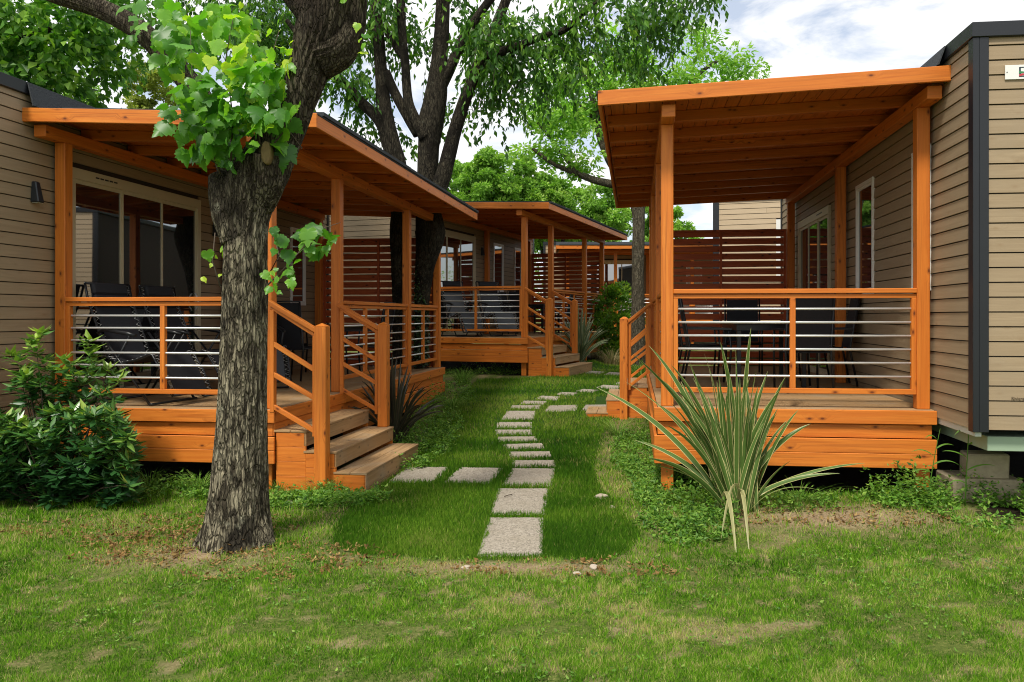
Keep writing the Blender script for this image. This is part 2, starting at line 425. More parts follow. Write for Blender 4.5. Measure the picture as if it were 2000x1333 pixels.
def crown_drooping(name, blobs, mat, parent, seed=1, L=.085, W=.036, per=14, slen=.55, **kw):
    """blobs: (cx,cy,cz, rx,ry,rz, nstrands)"""
    rng = np.random.default_rng(seed); Ps = []; Ds = []; Ls = []; rn = []; tw = MB()
    for (cx, cy, cz, rx, ry, rz, ns) in blobs:
        Cc = ell(rng, (cx, cy, cz), (rx, ry, rz), max(1, ns//7)); S = Cc[rng.integers(0, len(Cc), ns)]+rng.normal(0, 1, (ns, 3))*np.array((.14, .14, .10))
        az = rng.random(ns)*2*pi; out = np.stack([np.cos(az), np.sin(az), rng.normal(0, .25, ns)], 1)
        ln = slen*(.6+.8*rng.random(ns)); base = rng.random(ns)
        for k in range(per):
            t = (k+.5)/per
            p = S+out*(ln*.62*np.sin(t*1.4))[:, None]; p[:, 2] -= ln*.85*t**1.7
            side = rng.normal(size=(ns, 3))*.5; side[:, 2] -= .75+.5*t
            p = p+rng.normal(0, .02, (ns, 3))
            Ps.append(p); Ds.append(side+out*.35); Ls.append(L*(.6+.7*rng.random(ns))); rn.append(np.clip(base*.6+rng.random(ns)*.4, 0, 1))
        if ns:
            for i in range(0, ns, 3):
                pts = [S[i]+out[i]*(ln[i]*.62*sin(t*1.4))+np.array((0, 0, -ln[i]*.85*t**1.7)) for t in (0, .3, .6, .95)]
                tw.tube(pts, [.005, .004, .003, .001], 3)
    P = np.concatenate(Ps); D = np.concatenate(Ds); Lr = np.concatenate(Ls); r = np.concatenate(rn)
    V, F = leaf_geo(P, D, Lr, Lr*(W/L), rng=rng)
    o = npmesh(name, V, F, mat, np.repeat(r, 4), parent=parent, **kw)
    t = tw.build('twigs', M['twig'], o)
    return o
def crown_clumps(name, blobs, mat, parent, seed=1, L=.1, W=.06, clump=.35, per=40, up=.3, **kw):
    """blobs: (cx,cy,cz, rx,ry,rz, nclumps): leaf clumps through ellipsoids, lit tops & dark gaps"""
    rng = np.random.default_rng(seed); Ps = []; Ds = []; rn = []
    for (cx, cy, cz, rx, ry, rz, nc) in blobs:
        C = ell(rng, (cx, cy, cz), (rx, ry, rz), nc, .35)
        for c in C:
            cr = clump*(.6+.8*rng.random()); n = int(per*(.6+.8*rng.random()))
            p = ell(rng, c, (cr, cr, cr*.6), n, .3); Ps.append(p)
            d = (p-c)/cr+rng.normal(0, .5, (n, 3)); d[:, 2] -= up; Ds.append(d)
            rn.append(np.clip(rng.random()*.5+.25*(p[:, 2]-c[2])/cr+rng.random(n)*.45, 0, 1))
    P = np.concatenate(Ps); D = np.concatenate(Ds); r = np.concatenate(rn); n = len(P)
    Lr = L*(.6+.8*rng.random(n))
    V, F = leaf_geo(P, D, Lr, Lr*(W/L), rng=rng)
    return npmesh(name, V, F, mat, np.repeat(r, 4), parent=parent, **kw)
def catmull(pts, rs, step):
    pts = [np.array(p, float) for p in pts]; out = []; ro = []
    for i in range(len(pts)-1):
        p0 = pts[max(i-1, 0)]; p1 = pts[i]; p2 = pts[i+1]; p3 = pts[min(i+2, len(pts)-1)]
        m = max(1, int(np.linalg.norm(p2-p1)/step))
        for k in range(m):
            t = k/m
            out.append(.5*((2*p1)+(-p0+p2)*t+(2*p0-5*p1+4*p2-p3)*t*t+(-p0+3*p1-3*p2+p3)*t**3))
            ro.append(rs[i]*(1-t)+rs[i+1]*t)
    out.append(pts[-1]); ro.append(rs[-1]); return np.array(out), np.array(ro)
def limb_mesh(limbs, n=40, step=.03, fiss=.06, lump=.10, seed=3, ks=9.0):
    Vs = []; Fs = []; off = 0
    for (pts, rs) in limbs:
        C, r = catmull(pts, rs, step); m = len(C)
        T = np.gradient(C, axis=0); T /= np.linalg.norm(T, axis=1, keepdims=True)
        A = np.zeros_like(T); a = np.cross(T[0], [0, 1, 0]) if abs(T[0][1]) < .9 else np.cross(T[0], [1, 0, 0])
        for i in range(m):
            a = a-T[i]*a.dot(T[i]); a /= np.linalg.norm(a); A[i] = a
        B = np.cross(T, A)
        nn = n if max(rs) > .05 else 10
        th = np.arange(nn)*2*pi/nn
        ct, st = np.cos(th)[None], np.sin(th)[None]
        s = np.arange(m)[:, None]*step
        fz = vnoise(ct*ks+s*.25, st*ks, s*3.0, seed)-.5
        fz2 = vnoise(ct*ks*2.1, st*ks*2.1, s*7.0, seed+5)-.5
        lp = vnoise(ct*1.3+7, st*1.3, s*2.2, seed+9)-.5
        rad = r[:, None]*(1+fiss*2*fz+fiss*fz2+lump*2*lp)
        V = C[:, None]+A[:, None]*(ct*rad)[..., None]+B[:, None]*(st*rad)[..., None]
        V = np.concatenate([V.reshape(-1, 3), C[:1], C[-1:]])
        i = np.arange(m-1)[:, None]*nn; j = np.arange(nn)[None]; j2 = (j+1) % nn
        F = np.stack([i+j, i+j2, i+nn+j2, i+nn+j], -1).reshape(-1, 4)
        j = np.arange(nn); j2 = (j+1) % nn
        c0 = m*nn; c1 = c0+1
        cap0 = np.stack([j2, j, np.full(nn, c0), np.full(nn, c0)], -1)
        cap1 = np.stack([(m-1)*nn+j, (m-1)*nn+j2, np.full(nn, c1), np.full(nn, c1)], -1)
        Fs.append(F+off); Vs.append(V); off += len(V)
        caps = np.concatenate([cap0, cap1])[:, :3]+(off-len(V)); Fs.append(caps)
    return np.concatenate(Vs), Fs
def trunk_obj(name, limbs, mat, parent, **kw):
    V, Fs = limb_mesh(limbs, **kw)
    tris = []
    for F in Fs:
        if F.shape[1] == 4: tris.append(F[:, [0, 1, 2]]); tris.append(F[:, [0, 2, 3]])
        else: tris.append(F)
    return npmesh(name, V, np.concatenate(tris), mat, parent=parent, smooth=True)

# ------------------------------------------------------------------ cabins
def siding_wall(mb, p0, p1, z0, z1, nrm, holes=(), pitch=.1135, off=0.0):
    """boards along p0->p1 (2D), normal nrm (2D). holes: (t0,t1,z0,z1)"""
    p0 = Vector((p0[0], p0[1])); p1 = Vector((p1[0], p1[1])); L = (p1-p0).length; d = (p1-p0)/L; nr = Vector(nrm)
    z = z0; k = 0
    while z < z1-.01:
        zt = min(z+pitch-.009, z1)
        segs = [(0, L)]
        for (a, b, h0, h1) in holes:
            if z+.02 < h1 and zt-.02 > h0:
                ns = []
                for (s0, s1) in segs:
                    if b <= s0 or a >= s1: ns.append((s0, s1))
                    else:
                        if a > s0: ns.append((s0, a))
                        if b < s1: ns.append((b, s1))
                segs = ns
        segs2 = []
        for (s0, s1) in segs:
            if s1-s0 > 1.6:
                jn = random.uniform(s0+.4, s1-.4); segs2 += [(s0, jn-.0012), (jn+.0012, s1)]
            else: segs2.append((s0, s1))
        for (s0, s1) in segs2:
            if s1-s0 < .01: continue
            a0 = p0+d*s0; a1 = p0+d*s1
            P = []
            for zz, out in ((z, .020), (zt, .013)):
                for o in (0.0, out):
                    for a in (a0, a1): P.append((a.x+nr.x*o, a.y+nr.y*o, zz))
            mb.hexa(P, 0, random.random()*.6)
        z += pitch; k += 1

def window(root, s, v0, v1, z0, z1, name='window', fr=.045, mat='white', label=None):
    """on wall plane x=0, facing +x (outward) ; s = mirror"""
    m = MB(); o = .035
    m.box(.0, o, v0, v1, z1-fr, z1); m.box(.0, o, v0, v1, z0, z0+fr)
    m.box(.0, o-.002, v0, v0+fr, z0+fr, z1-fr); m.box(.0, o-.002, v1-fr, v1, z0+fr, z1-fr)
    fo = m.build(name, M[mat], root, s, .003)
    p = MB(); p.box(.0, .012, v0+fr, v1-fr, z0+fr, z1-fr); p.build('pane', M['glass'], fo, s)
    c = MB(); i = fr+.002
    c.box(.012, .024, v0+i, v0+i+.025, z0+i, z1-i); c.box(.012, .024, v1-i-.025, v1-i, z0+i, z1-i)
    c.box(.012, .022, v0+i+.025, v1-i-.025, z1-i-.025, z1-i); c.box(.012, .022, v0+i+.025, v1-i-.025, z0+i, z0+i+.025)
    c.build('sash', M[mat], fo, s)
    return fo
def sliding_door(root, s, v0, v1, z1, rev=False, mat='cream'):
    m = MB(); fr = .07
    m.box(0, .05, v0, v1, z1-.11, z1); m.box(0, .05, v0, v1, .0, .04)
    m.box(0, .048, v0, v0+fr, .04, z1-.11); m.box(0, .048, v1-fr, v1, .04, z1-.11)
    d = m.build('sliding_door', M[mat], root, s, .003)
    a, b = v0+fr, v1-fr; w = (b-a)/3
    for k in range(3):
        c0, c1 = a+k*w, a+(k+1)*w; x = .012+.008*(k % 2)
        f = MB(); t = .018
        f.box(x, x+.018, c0, c0+t, .04, z1-.11); f.box(x, x+.018, c1-t, c1, .04, z1-.11)
        f.box(x, x+.016, c0+t, c1-t, z1-.15, z1-.11); f.box(x, x+.016, c0+t, c1-t, .04, .09)
        f.build('sash', M[mat], d, s)
        p = MB(); p.box(x, x+.006, c0+t, c1-t, .09, z1-.15); p.build('pane', M['glass'], d, s)
    hv = v1-.12 if not rev else v0+.12
    h = MB(); pts = [(.04+.045*sin(pi*t/8), hv, .95+.22*t/8) for t in range(9)]
    h.tube(pts, .009, 6); h.build('handle', M['alu'], d, s)
    for k in range(6):
        vent = None
    vt = MB()
    for k in range(5): vt.box(.05, .054, v0+.35+k*.07, v0+.40+k*.07, z1-.06, z1-.045)
    vt.build('air_vent', M['black'], d, s)
    return d
def wall_lamp(root, s, v, z):
    m = MB()
    P = [(0, v-.045, z-.1), (.085, v-.04, z-.1), (0, v+.045, z-.1), (.085, v+.04, z-.1), (0, v-.03, z+.1), (.045, v-.028, z+.1), (0, v+.03, z+.1), (.045, v+.028, z+.1)]
    P = [(p[0]+.018, p[1], p[2]) for p in P]
    m.hexa(P, 2); o = m.build('wall_lamp', M['lamp'], root, s, .008)
    l = MB(); l.box(.03, .09, v-.03, v+.03, z-.104, z-.0995); l.build('lens', M['lens'], o, s)
    return o
def cabin(name, loc, rz, s, label, wins, door, lamps, vf=-.78, vb=6.6, width=4.0, bottom=-.057, top=2.95, end=True, pale=False, endwins=(), group='timber clad holiday cabins'):
    root = empty(name, loc, rz, label, 'cabin', group)
    sd = M['sidingp'] if pale else M['siding']
    # core
    c = MB(); c.box(-width+.01, -.004, vf+.004, vb-.004, bottom, top); c.build('core_wall', M['groove'], root, s)
    holes = [(a-vf, b-vf, z0, z1) for (a, b, z0, z1) in wins]
    if door: holes.append((door[0]-vf, door[1]-vf, -.1, door[2]))
    w = MB(); siding_wall(w, (0, vf), (0, vb), bottom, top, (1, 0), holes)
    w.build('side_cladding', sd, root, s)
    w = MB(); siding_wall(w, (-width, vf), (0, vf), bottom, top, (0, -1), [(width+a, width+b, z0, z1) for (a, b, z0, z1) in endwins]); w.build('end_cladding', sd, root, s)
    w = MB(); siding_wall(w, (-width, vb), (0, vb), bottom, top, (0, 1)); w.build('end_cladding', sd, root, s)
    # corner trims
    for vv, sg in ((vf, -1), (vb, 1)):
        t = MB(); lo, hi = sorted((vv+sg*.032, vv-sg*.055))
        t.box(-.012, .034, lo, hi, bottom-.02, top)
        lo2, hi2 = sorted((vv+sg*.032, vv+sg*.001))
        t.box(-.082, -.0125, lo2, hi2, bottom-.02, top)
        t.build('corner_trim', M['black'], root, s, .003)
    # roof with black fascia band
    r = MB(); h = .115
    r.box(-width-.04, .045, vf-.045, vf-.01, top+.001, top+h); r.box(-width-.04, .045, vb+.01, vb+.045, top+.001, top+h)
    r.box(.012, .045, vf-.01, vb+.01, top+.001, top+h); r.box(-width-.04, -width-.008, vf-.01, vb+.01, top+.001, top+h)
    r.build('roof_fascia', M['black'], root, s, .004)
    r = MB(); r.box(-width-.008, .012, vf-.01, vb+.01, top+.002, top+h-.03)
    r.build('roof', M['shingle'], root, s)
    # chassis
    ch = MB(); ch.box(-.05, .0, vf+.02, vb-.02, bottom-.06, bottom-.002); ch.build('chassis_rail', M['chassis'], root, s, .003)
    ch = MB(); ch.box(-width+.1, -.11, vf+.06, vb-.06, bottom-.175, bottom-.062); ch.build('chassis_beam', M['chgreen'], root, s, .003)
    for (a, b, z0, z1) in wins: window(root, s, a, b, z0, z1)
    for (a, b, z0, z1) in endwins:
        m = MB(); o = .035; fr = .09; y = vf
        m.box(a, b, y-o, y, z1-fr, z1); m.box(a, b, y-o, y, z0, z0+fr); m.box(a, a+fr, y-o, y, z0+fr, z1-fr); m.box(b-fr, b, y-o, y, z0+fr, z1-fr)
        f = m.build('window', M['white'], root, s)
        p = MB(); p.box(a+fr, b-fr, y-.015, y-.002, z0+fr, z1-fr); p.build('pane', M['glass'], f, s)
    if door: sliding_door(root, s, *door)
    for (v, z) in lamps: wall_lamp(root, s, v, z)
    return root
def flashing(root, s, zw, v0, v1, top=2.95):
    m = MB(); n = 12
    for k in range(n):
        a = v0+(v1-v0)*k/n; b = v0+(v1-v0)*(k+1)/n
        dz = random.uniform(-.004, .004)
        P = []
        for t in (0, .012):
            for (x, z) in ((.047, top+.10+t+dz), (.30, zw+.13+t+dz)):
                pass
            P += [(.047+t, a+.001, top+.105), (.10+t, a+.001, zw+.145+dz), (.047+t, b, top+.105), (.10+t, b, zw+.145+dz)]
        m.hexa(P, 1)
    return m.build('roof_flashing', M['shingle'], root, s)

# ------------------------------------------------------------------ porches
def porch(name, loc, rz, s, label, zw, ze, posts, wposts, vend, stair, depth=6.05, ground=-.77, U1=2.32, UE=2.90, nof=.42, group='orange timber porches in front of the cabins'):
    """local x = s*u, wall at u=0. zw/ze: fascia underside at wall / eave. posts: outer posts v; stair=(v0,v1) opening."""
    VF = -.35; VR = vend
    root = empty(name, loc, rz, label, 'porch', group)
    slope = (ze-zw)/UE
    zf = lambda u: zw+slope*u
    # deck boards
    d = MB(); v = -.035
    while v < depth+.02:
        d.box(.03, U1+.03, v, v+.138, -.028, 0); v += .143
    d.build('deck', M['deck'], root, s, .003)
    # skirts: four boards
    def skirt(axis, a, b, pos, sgn, gaps=None, end0=0):
        m = MB()
        for (z1, z0, o) in ((-.004, -.124, .035), (-.132, -.250, .0), (-.254, -.378, .035), (-.3805, -.504, .035)):
            lo, hi = sorted((pos+sgn*(o-.03), pos+sgn*o))
            e = 0 if o > .01 else .03
            if axis == 'u': m.box(a+e, b-e, lo, hi, z0, z1)
            else: m.box(lo, hi, a+e, b-e, z0, z1)
        return m
    skirt('u', .02, U1+.062, -.038, -1).build('front_skirt', M['wood'], root, s, .004)
    segs = []
    if stair[0] > .2: segs.append((-.036, stair[0]-.03))
    segs.append((stair[1]+.02, depth+.03))
    mk = MB()
    for (a, b) in segs:
        k = skirt('v', a, b, U1+.030, 1)
        k.build('side_skirt', M['wood'], root, s, .004)
    # deck edge board above the steps
    e = MB(); e.box(U1+.031, U1+.060, stair[0]-.03, stair[1]+.02, -.124, -.004); e.box(U1+.031, U1+.045, stair[0]-.03, stair[1]+.02, -.25, -.127)
    e.build('edge_board', M['wood'], root, s, .004)
    skirt('u', .02, U1+.062, depth+.035, 1).build('rear_skirt', M['wood'], root, s, .004)
    # posts
    pw = .11
    bz = lambda u: zf(u)-.115
    for v in posts:
        m = MB(); m.box(U1-pw, U1, v, v+pw, 0.001, bz(U1-pw/2)); m.build('post', M['wood'], root, s, .007)
    for v in wposts:
        m = MB(); m.box(.05, .05+pw, v, v+pw, 0.001, bz(.05+pw/2)); m.build('post', M['wood'], root, s, .007)
    for v in (posts[0]+.0, posts[len(posts)//2], posts[-1]):
        for u in (.05, U1-pw):
            m = MB(); m.box(u, u+pw, v+.01, v+pw-.01, ground-.1, -.03); m.build('foundation_leg', M['wood'], root, s, .005)
    # beams along v
    for u in (.05+pw/2, U1-pw/2):
        z = bz(u); m = MB(); m.box(u-.06, u+.06, VF+.10, VR-.12, z, z+.112); m.build('beam', M['wood'], root, s, .005)
    # rafters across u
    nr = 8
    for k in range(nr):
        v = .38+(VR-.55)*k/nr
        m = MB(); zc = .050
        P = []
        for zo in (0, .100):
            for vv in (v, v+.07):
                for u in (.03, UE-.03): P.append((u, vv, zf(u)+zo-.001))
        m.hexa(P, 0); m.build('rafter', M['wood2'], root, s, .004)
    # roof deck planks along v
    m = MB(); u = .0; w = .118
    while u < UE-.03:
        u2 = min(u+w, UE-.005)
        P = []
        for zo in (.101, .116):
            for vv in (VF+.03, VR-.03):
                for uu in (u+.003, u2-.003): P.append((uu, vv, zf(uu)+zo))
        m.hexa(P, 1); u += w
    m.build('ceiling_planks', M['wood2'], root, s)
    m = MB()
    P = []
    for zo in (.1165, .13):
        for vv in (VF+.012, VR):
            for uu in (.005, UE+.035): P.append((uu, vv-.0, zf(uu)+zo))
    m.hexa(P, 1); 
    # shingle rows with slightly uneven edge on eave
    for k in range(10):
        a = VF+.11+(VR-VF-.10)*k/10; b = VF+.11+(VR-VF-.10)*(k+1)/10
        dz = random.uniform(0, .008); P = []
        for zo in (.131+dz*.3, .160+dz):
            for vv in (a+.001, b-.001):
                for uu in (.33, UE+.050): P.append((uu, vv, zf(uu)+zo))
        m.hexa(P, 1)
    m.build('roof_shingles', M['shingle'], root, s)
    # fascias
    for vv in (VF-.003, VR-.027):
        m = MB(); P = []
        for zo in (0, .128):
            for v2 in (vv, vv+.03):
                for uu in (.012, UE+.03): P.append((uu, v2, zf(uu)+zo))
        m.hexa(P, 0); m.build('fascia_board', M['wood'], root, s, .004)
    m = MB(); P = []
    for zo in (.0, .116):
        for v2 in (VF+.029, VR-.029):
            for uu in (UE, UE+.029): P.append((uu, v2, zf(UE)+zo))
    m.hexa(P, 1); m.build('eave_board', M['wood'], root, s, .004)
    # railings
    def railing(p0, p1, mids, nm='railing', plain=False):
        """p0,p1 in (u,v)"""
        p0 = Vector((*p0, 0)); p1 = Vector((*p1, 0)); d = (p1-p0).normalized(); L = (p1-p0).length
        r = MB(); r.bar(p0+Vector((0, 0, 1.038)), p1+Vector((0, 0, 1.038)), .085, .042)
        ro = r.build(nm, M['wood'], root, s, .005)
        r = MB(); r.bar(p0+Vector((0, 0, .992)), p1+Vector((0, 0, .992)), .045, .036); r.build('top_rail', M['wood'], ro, s, .003)
        r = MB(); r.bar(p0+Vector((0, 0, .150)), p1+Vector((0, 0, .150)), .05, .045); r.build('bottom_rail', M['wood'], ro, s, .003)
        for t in [.02]+list(mids)+[L-.02]:
            c = p0+d*t; b = MB(); w = .026 if t in (.02, L-.02) else .03
            b.bar(c+Vector((0, 0, .1735)), c+Vector((0, 0, .9735)), .046, w*1.6, up=d); b.build('baluster', M['wood'], ro, s, .003)
        for z in (.28, .40, .52, .64, .76, .88):
            b = MB(); b.tube([p0+d*.03+Vector((0, 0, z)), p1-d*.03+Vector((0, 0, z))], .0105, 8); b.build('rail_rod', M['alu'], ro, s)
        return ro
    yv = .04
    railing((.05+pw, yv), (U1-pw, yv), [(U1-2*pw-.05)*.5])
    railing((.05+pw, depth-.0), (U1-pw, depth-.0), [(U1-2*pw-.05)*.5]) if False else None
    uo = U1-.055
    for i in range(len(posts)-1):
        a, b = posts[i]+pw, posts[i+1]
        if abs(a-stair[0]) < .3 and b > stair[0]: continue
        L = b-a
        railing((uo, a), (uo, b), [L*k/(3 if L > 2 else 2) for k in range(1, 3 if L > 2 else 2)])
    # stairs
    U0 = U1+.062; tr = .29; rs = .19
    st = empty('staircase'); st.parent = root
    v0, v1 = stair[0]-.03, stair[1]-.02
    for sv, nm in ((v0, 'stringer'), (v1-.03, 'stringer')):
        m = MB()
        for i in range(3):
            z1 = -rs*(i+1)-.024; a = U0+tr*i
            b0 = ground-.08
            # planks stacked
            z = z1
            while z > b0+.01:
                zn = max(z-.135, b0); m.box(a if i else U0-.0, a+tr, sv, sv+.03, zn+.001, z-.001, ax=0); z = zn
        m.build(nm, M['wood'], st, s, .002)
    for i in range(3):
        a = U0+tr*i; z = -rs*(i+1)
        m = MB(); m.box(a-.02, a+.138, v0-.006, v1+.006, z-.022, z); m.box(a+.143, a+tr+.012, v0-.006, v1+.006, z-.022, z)
        m.build('tread', M['deck'], st, s, .003)
        m = MB(); m.box(a+tr-.018, a+tr+.006, v0, v1, z-.150, z-.024)
        if i == 2: m.box(a+tr-.018, a+tr+.004, v0, v1, ground-.06, z-.152)
        m.build('riser', M['deck'], st, s, .003)
    # newels + sloped rails
    for vn, base in ((v0-.112, ground-.05), (v1-.06, -2*rs+.001)):
        un = U0+nof; m = MB(); w = .11; zt = .80
        m.box(un, un+w, vn, vn+w, base, zt-.02)
        m.build('newel_post', M['wood'], st, s, .006)
        c = MB(); e = .0
        vs = [(un, vn), (un+w, vn), (un+w, vn+w), (un, vn+w)]; ap = (un+w/2, vn+w/2, zt+.012)
        for k in range(4):
            a, b = vs[k], vs[(k+1) % 4]
            c.quad_pts([(a[0], a[1], zt-.0195), (b[0], b[1], zt-.0195), ap], [(0, 0), (.1, 0), (.05, .1)], .2)
        c.build('newel_cap', M['wood'], st, s)
        vc = vn+w/2 if base > -.5 else vn+w/2+.03
        ua, ub = U1+.03, un
        for k, (za, zb) in enumerate(((1.01, .735), (.63, .36), (.345, .10), (.045, -.205))):
            b = MB()
            if k == 0:
                b.bar((ua-.03, vc, za), (ub, vc, zb), .075, .040); b.bar((ua, vc, za-.05), (ub, vc, zb-.05), .04, .034)
                b.build('stair_handrail', M['wood'], st, s, .004)
            else:
                b.bar((ua+.0, vc, za), (ub, vc, zb), .035, .042); b.build('stair_rail', M['wood'], st, s, .003)
        for (uu, z0, z1) in ((ua+.012, -.02, .93), (ub-.024, -.24, .69)):
            b = MB(); b.box(uu-.02, uu+.02, vc-.022, vc+.022, z0, z1); b.build('baluster', M['wood'], st, s, .003)
    # privacy screen at the rear
    sc = MB(); z = .02; vs = depth+.0
    while z < 2.18:
        sc.box(.05+pw, U1-pw, vs+.03, vs+.052, z, z+.098); z += .1235
    sc.build('privacy_screen', M['slat'], root, s, .002)
    for u in (.05+pw+.002, (U1)/2, U1-pw-.05):
        b = MB(); b.box(u, u+.045, vs+.0, vs+.029, .0, 2.20); b.build('screen_batten', M['slat'], root, s, .003)
    b = MB(); b.box(.05+pw, U1-pw, vs+.005, vs+.065, 2.201, 2.235); b.build('screen_cap', M['slat'], root, s, .003)
    return root

LOCA = (-4.915, 7.5, .63); RA = -R(6.8)
aX, aY = 3.33, 6.82
rB = 6.1
# right cabin wall origin: right post outer edge at px 1817, Y 6.7
LOCB = (3.18+.11*cos(R(rB))+.05, 6.7-.11*sin(R(rB)), .69); RB = -R(rB)
LOCC = (-2.74, 16.36, 1.07); RC = -R(19)
LOCD = (.45, 28.6, 1.22); RD = -R(90)

WZ0, WZ1 = 1.06, 2.34
ca = cabin('holiday_cabin', LOCA, RA, 1, 'tan clad cabin at the left edge, behind the porch with the loungers', [(3.65, 4.3, WZ0, WZ1), (5.1, 5.65, WZ0, WZ1)], (.22, 2.5, 2.38), [(-.22, 2.05), (2.85, 2.05)])
cb = cabin('holiday_cabin', LOCB, RB, -1, 'tan clad cabin at the right edge with black corner trim and name plate', [(.08, .52, WZ0-.02, WZ1), (1.7, 2.35, WZ0, WZ1)], (3.55, 5.5, 2.30), [(2.95, 1.98), (5.95, 1.98)], vb=7.0)
cc = cabin('holiday_cabin', LOCC, RC, 1, 'tan clad cabin in the middle distance behind the large ivy clad tree', [(3.65, 4.3, WZ0, WZ1), (5.1, 5.65, WZ0, WZ1)], (.22, 2.5, 2.38), [(2.9, 2.05)])
cd = cabin('holiday_cabin', LOCD, RD, 1, 'farthest cabin, seen front-on between the orange posts and the slim tree', [(4.5, 5.1, WZ0, WZ1)], (.6, 2.9, 2.38), [(3.4, 2.05)])
ce = cabin('holiday_cabin', (3.72+4.0*cos(R(16)), 17.4-4.0*sin(R(16)), 1.04), -R(16), 1, 'pale cabin end wall rising behind the dark slatted screen at right', [], None, [], vb=7, pale=True, width=4.0, endwins=[(-2.72, -1.9, 1.3, 2.52)])
t = MB(); t.box(-4.035, -3.905, -.815, -.779, -.07, 2.95); t.build('corner_trim', M['black'], ce, 1, .003)

PA = (0, 1.64, 4.27, 5.95)
pa = porch('timber_porch', LOCA, RA, 1, 'orange timber porch at the left with black reclining loungers', 2.69, 2.55, PA, (0, 3.0, 5.95), 6.25, (.0, 1.62), U1=2.28, UE=2.85)
pb = porch('timber_porch', LOCB, RB, -1, 'large orange porch at the right behind the variegated flax plant', 2.76, 2.64, (0, 1.8, 4.1, 5.70), (0, 2.68, 5.70), 6.0, (4.1, 5.70), depth=5.8, ground=-.74, U1=2.375, UE=2.90, nof=.28)
pc = porch('timber_porch', LOCC, RC, 1, 'orange porch in the middle distance with steps beside the grassy flax', 2.69, 2.55, PA, (0, 3.0, 5.95), 6.25, (.0, 1.62))
pd = porch('timber_porch', LOCD, RD, 1, 'farthest orange porch, half hidden by the round green hedge shrub', 2.69, 2.55, PA, (0, 3.0, 5.95), 6.25, (.0, 1.62))
for rt, s, zw, v1 in ((ca, 1, 2.69, 6.2), (cb, -1, 2.76, 5.95), (cc, 1, 2.69, 6.2), (cd, 1, 2.69, 6.2)):
    flashing(rt, s, zw, -.33, v1)

# name plate and lettering on the right cabin's end wall (local x = -u: wall runs to +x)
y = -.78-.021
zs = 2.95-.275
pl = MB(); pl.box(.20, .62, y-.008, y-.001, zs-.055, zs+.055); plate = pl.build('name_plate', M['white'], cb, 1, .002)
bb = MB(); bx0 = .30
bb.box(bx0, bx0+.012, y-.0095, y-.0082, zs-.038, zs+.038)
for zz in (zs+.031, zs-.038): bb.box(bx0+.012, bx0+.085, y-.0095, y-.0082, zz, zz+.007)
bb.box(bx0+.075, bx0+.085, y-.0095, y-.0082, zs+.004, zs+.031); bb.box(bx0+.078, bx0+.09, y-.0095, y-.0082, zs-.031, zs-.002)
bb.build('letter_b', M['navy'], plate)
sw = MB()
P = [(bx0, y-.011, zs-.012), (bx0+.10, y-.011, zs+.004), (bx0+.10, y-.011, zs+.012), (bx0+.045, y-.011, zs+.0), (bx0, y-.011, zs+.006)]
sw.quad_pts(P, [(0, 0)]*5); sw.build('green_stripe', M['signgreen'], plate)
sw = MB(); sw.quad_pts([(bx0, y-.0112, zs-.034), (bx0+.03, y-.0112, zs-.026), (bx0+.10, y-.0112, zs-.006), (bx0+.02, y-.0112, zs-.014), (bx0, y-.0112, zs-.02)], [(0, 0)]*5); sw.build('red_stripe', M['signred'], plate)
scw = MB(); scw.tube([(.213, y-.0105, zs), (.213, y-.008, zs)], .004, 8); scw.build('screw', M['black'], plate)
cu = bpy.data.curves.new('lettering', 'FONT'); cu.body = 'Riviera'; cu.size = .034; cu.extrude = .0008
to = bpy.data.objects.new('lettering', cu); COL.objects.link(to)
bpy.context.view_layer.update()
me = bpy.data.meshes.new_from_object(to.evaluated_get(bpy.context.evaluated_depsgraph_get()))
COL.objects.unlink(to); bpy.data.objects.remove(to)
lo = bpy.data.objects.new('lettering', me); COL.objects.link(lo); lo.parent = cb
lo.location = (.247, y-.002, .175); lo.rotation_euler = (pi/2, 0, 0); me.materials.clear(); me.materials.append(M['ink'])
# ------------------------------------------------------------------ concrete blocks
def block(w, d, h, loc, rz, label, seed):
    rr = random.Random(seed); m = MB(); n = 5
    j = lambda: rr.uniform(-.006, .006)
    m.hexa([(x+j(), yy+j(), z+j()) for z in (0, h) for yy in (-d/2, d/2) for x in (-w/2, w/2)], 0)
    o = m.build('concrete_block', M['concrete'], None, 1, .012); o.location = loc; o.rotation_euler = (0, 0, rz)
    tag(o, label, 'concrete block', 'concrete blocks under the right cabin'); return o
Yb = 6.42
block(.56, .40, .27, ((1937-PX0)/FPX*Yb, Yb+.2, -.135), R(-7), 'large mossy concrete block resting on the weeds under the right cabin', 3)
block(.33, .22, .205, ((1941-PX0)/FPX*Yb, Yb+.15, .136), R(-12), 'small concrete block stacked on top of the larger one', 4)

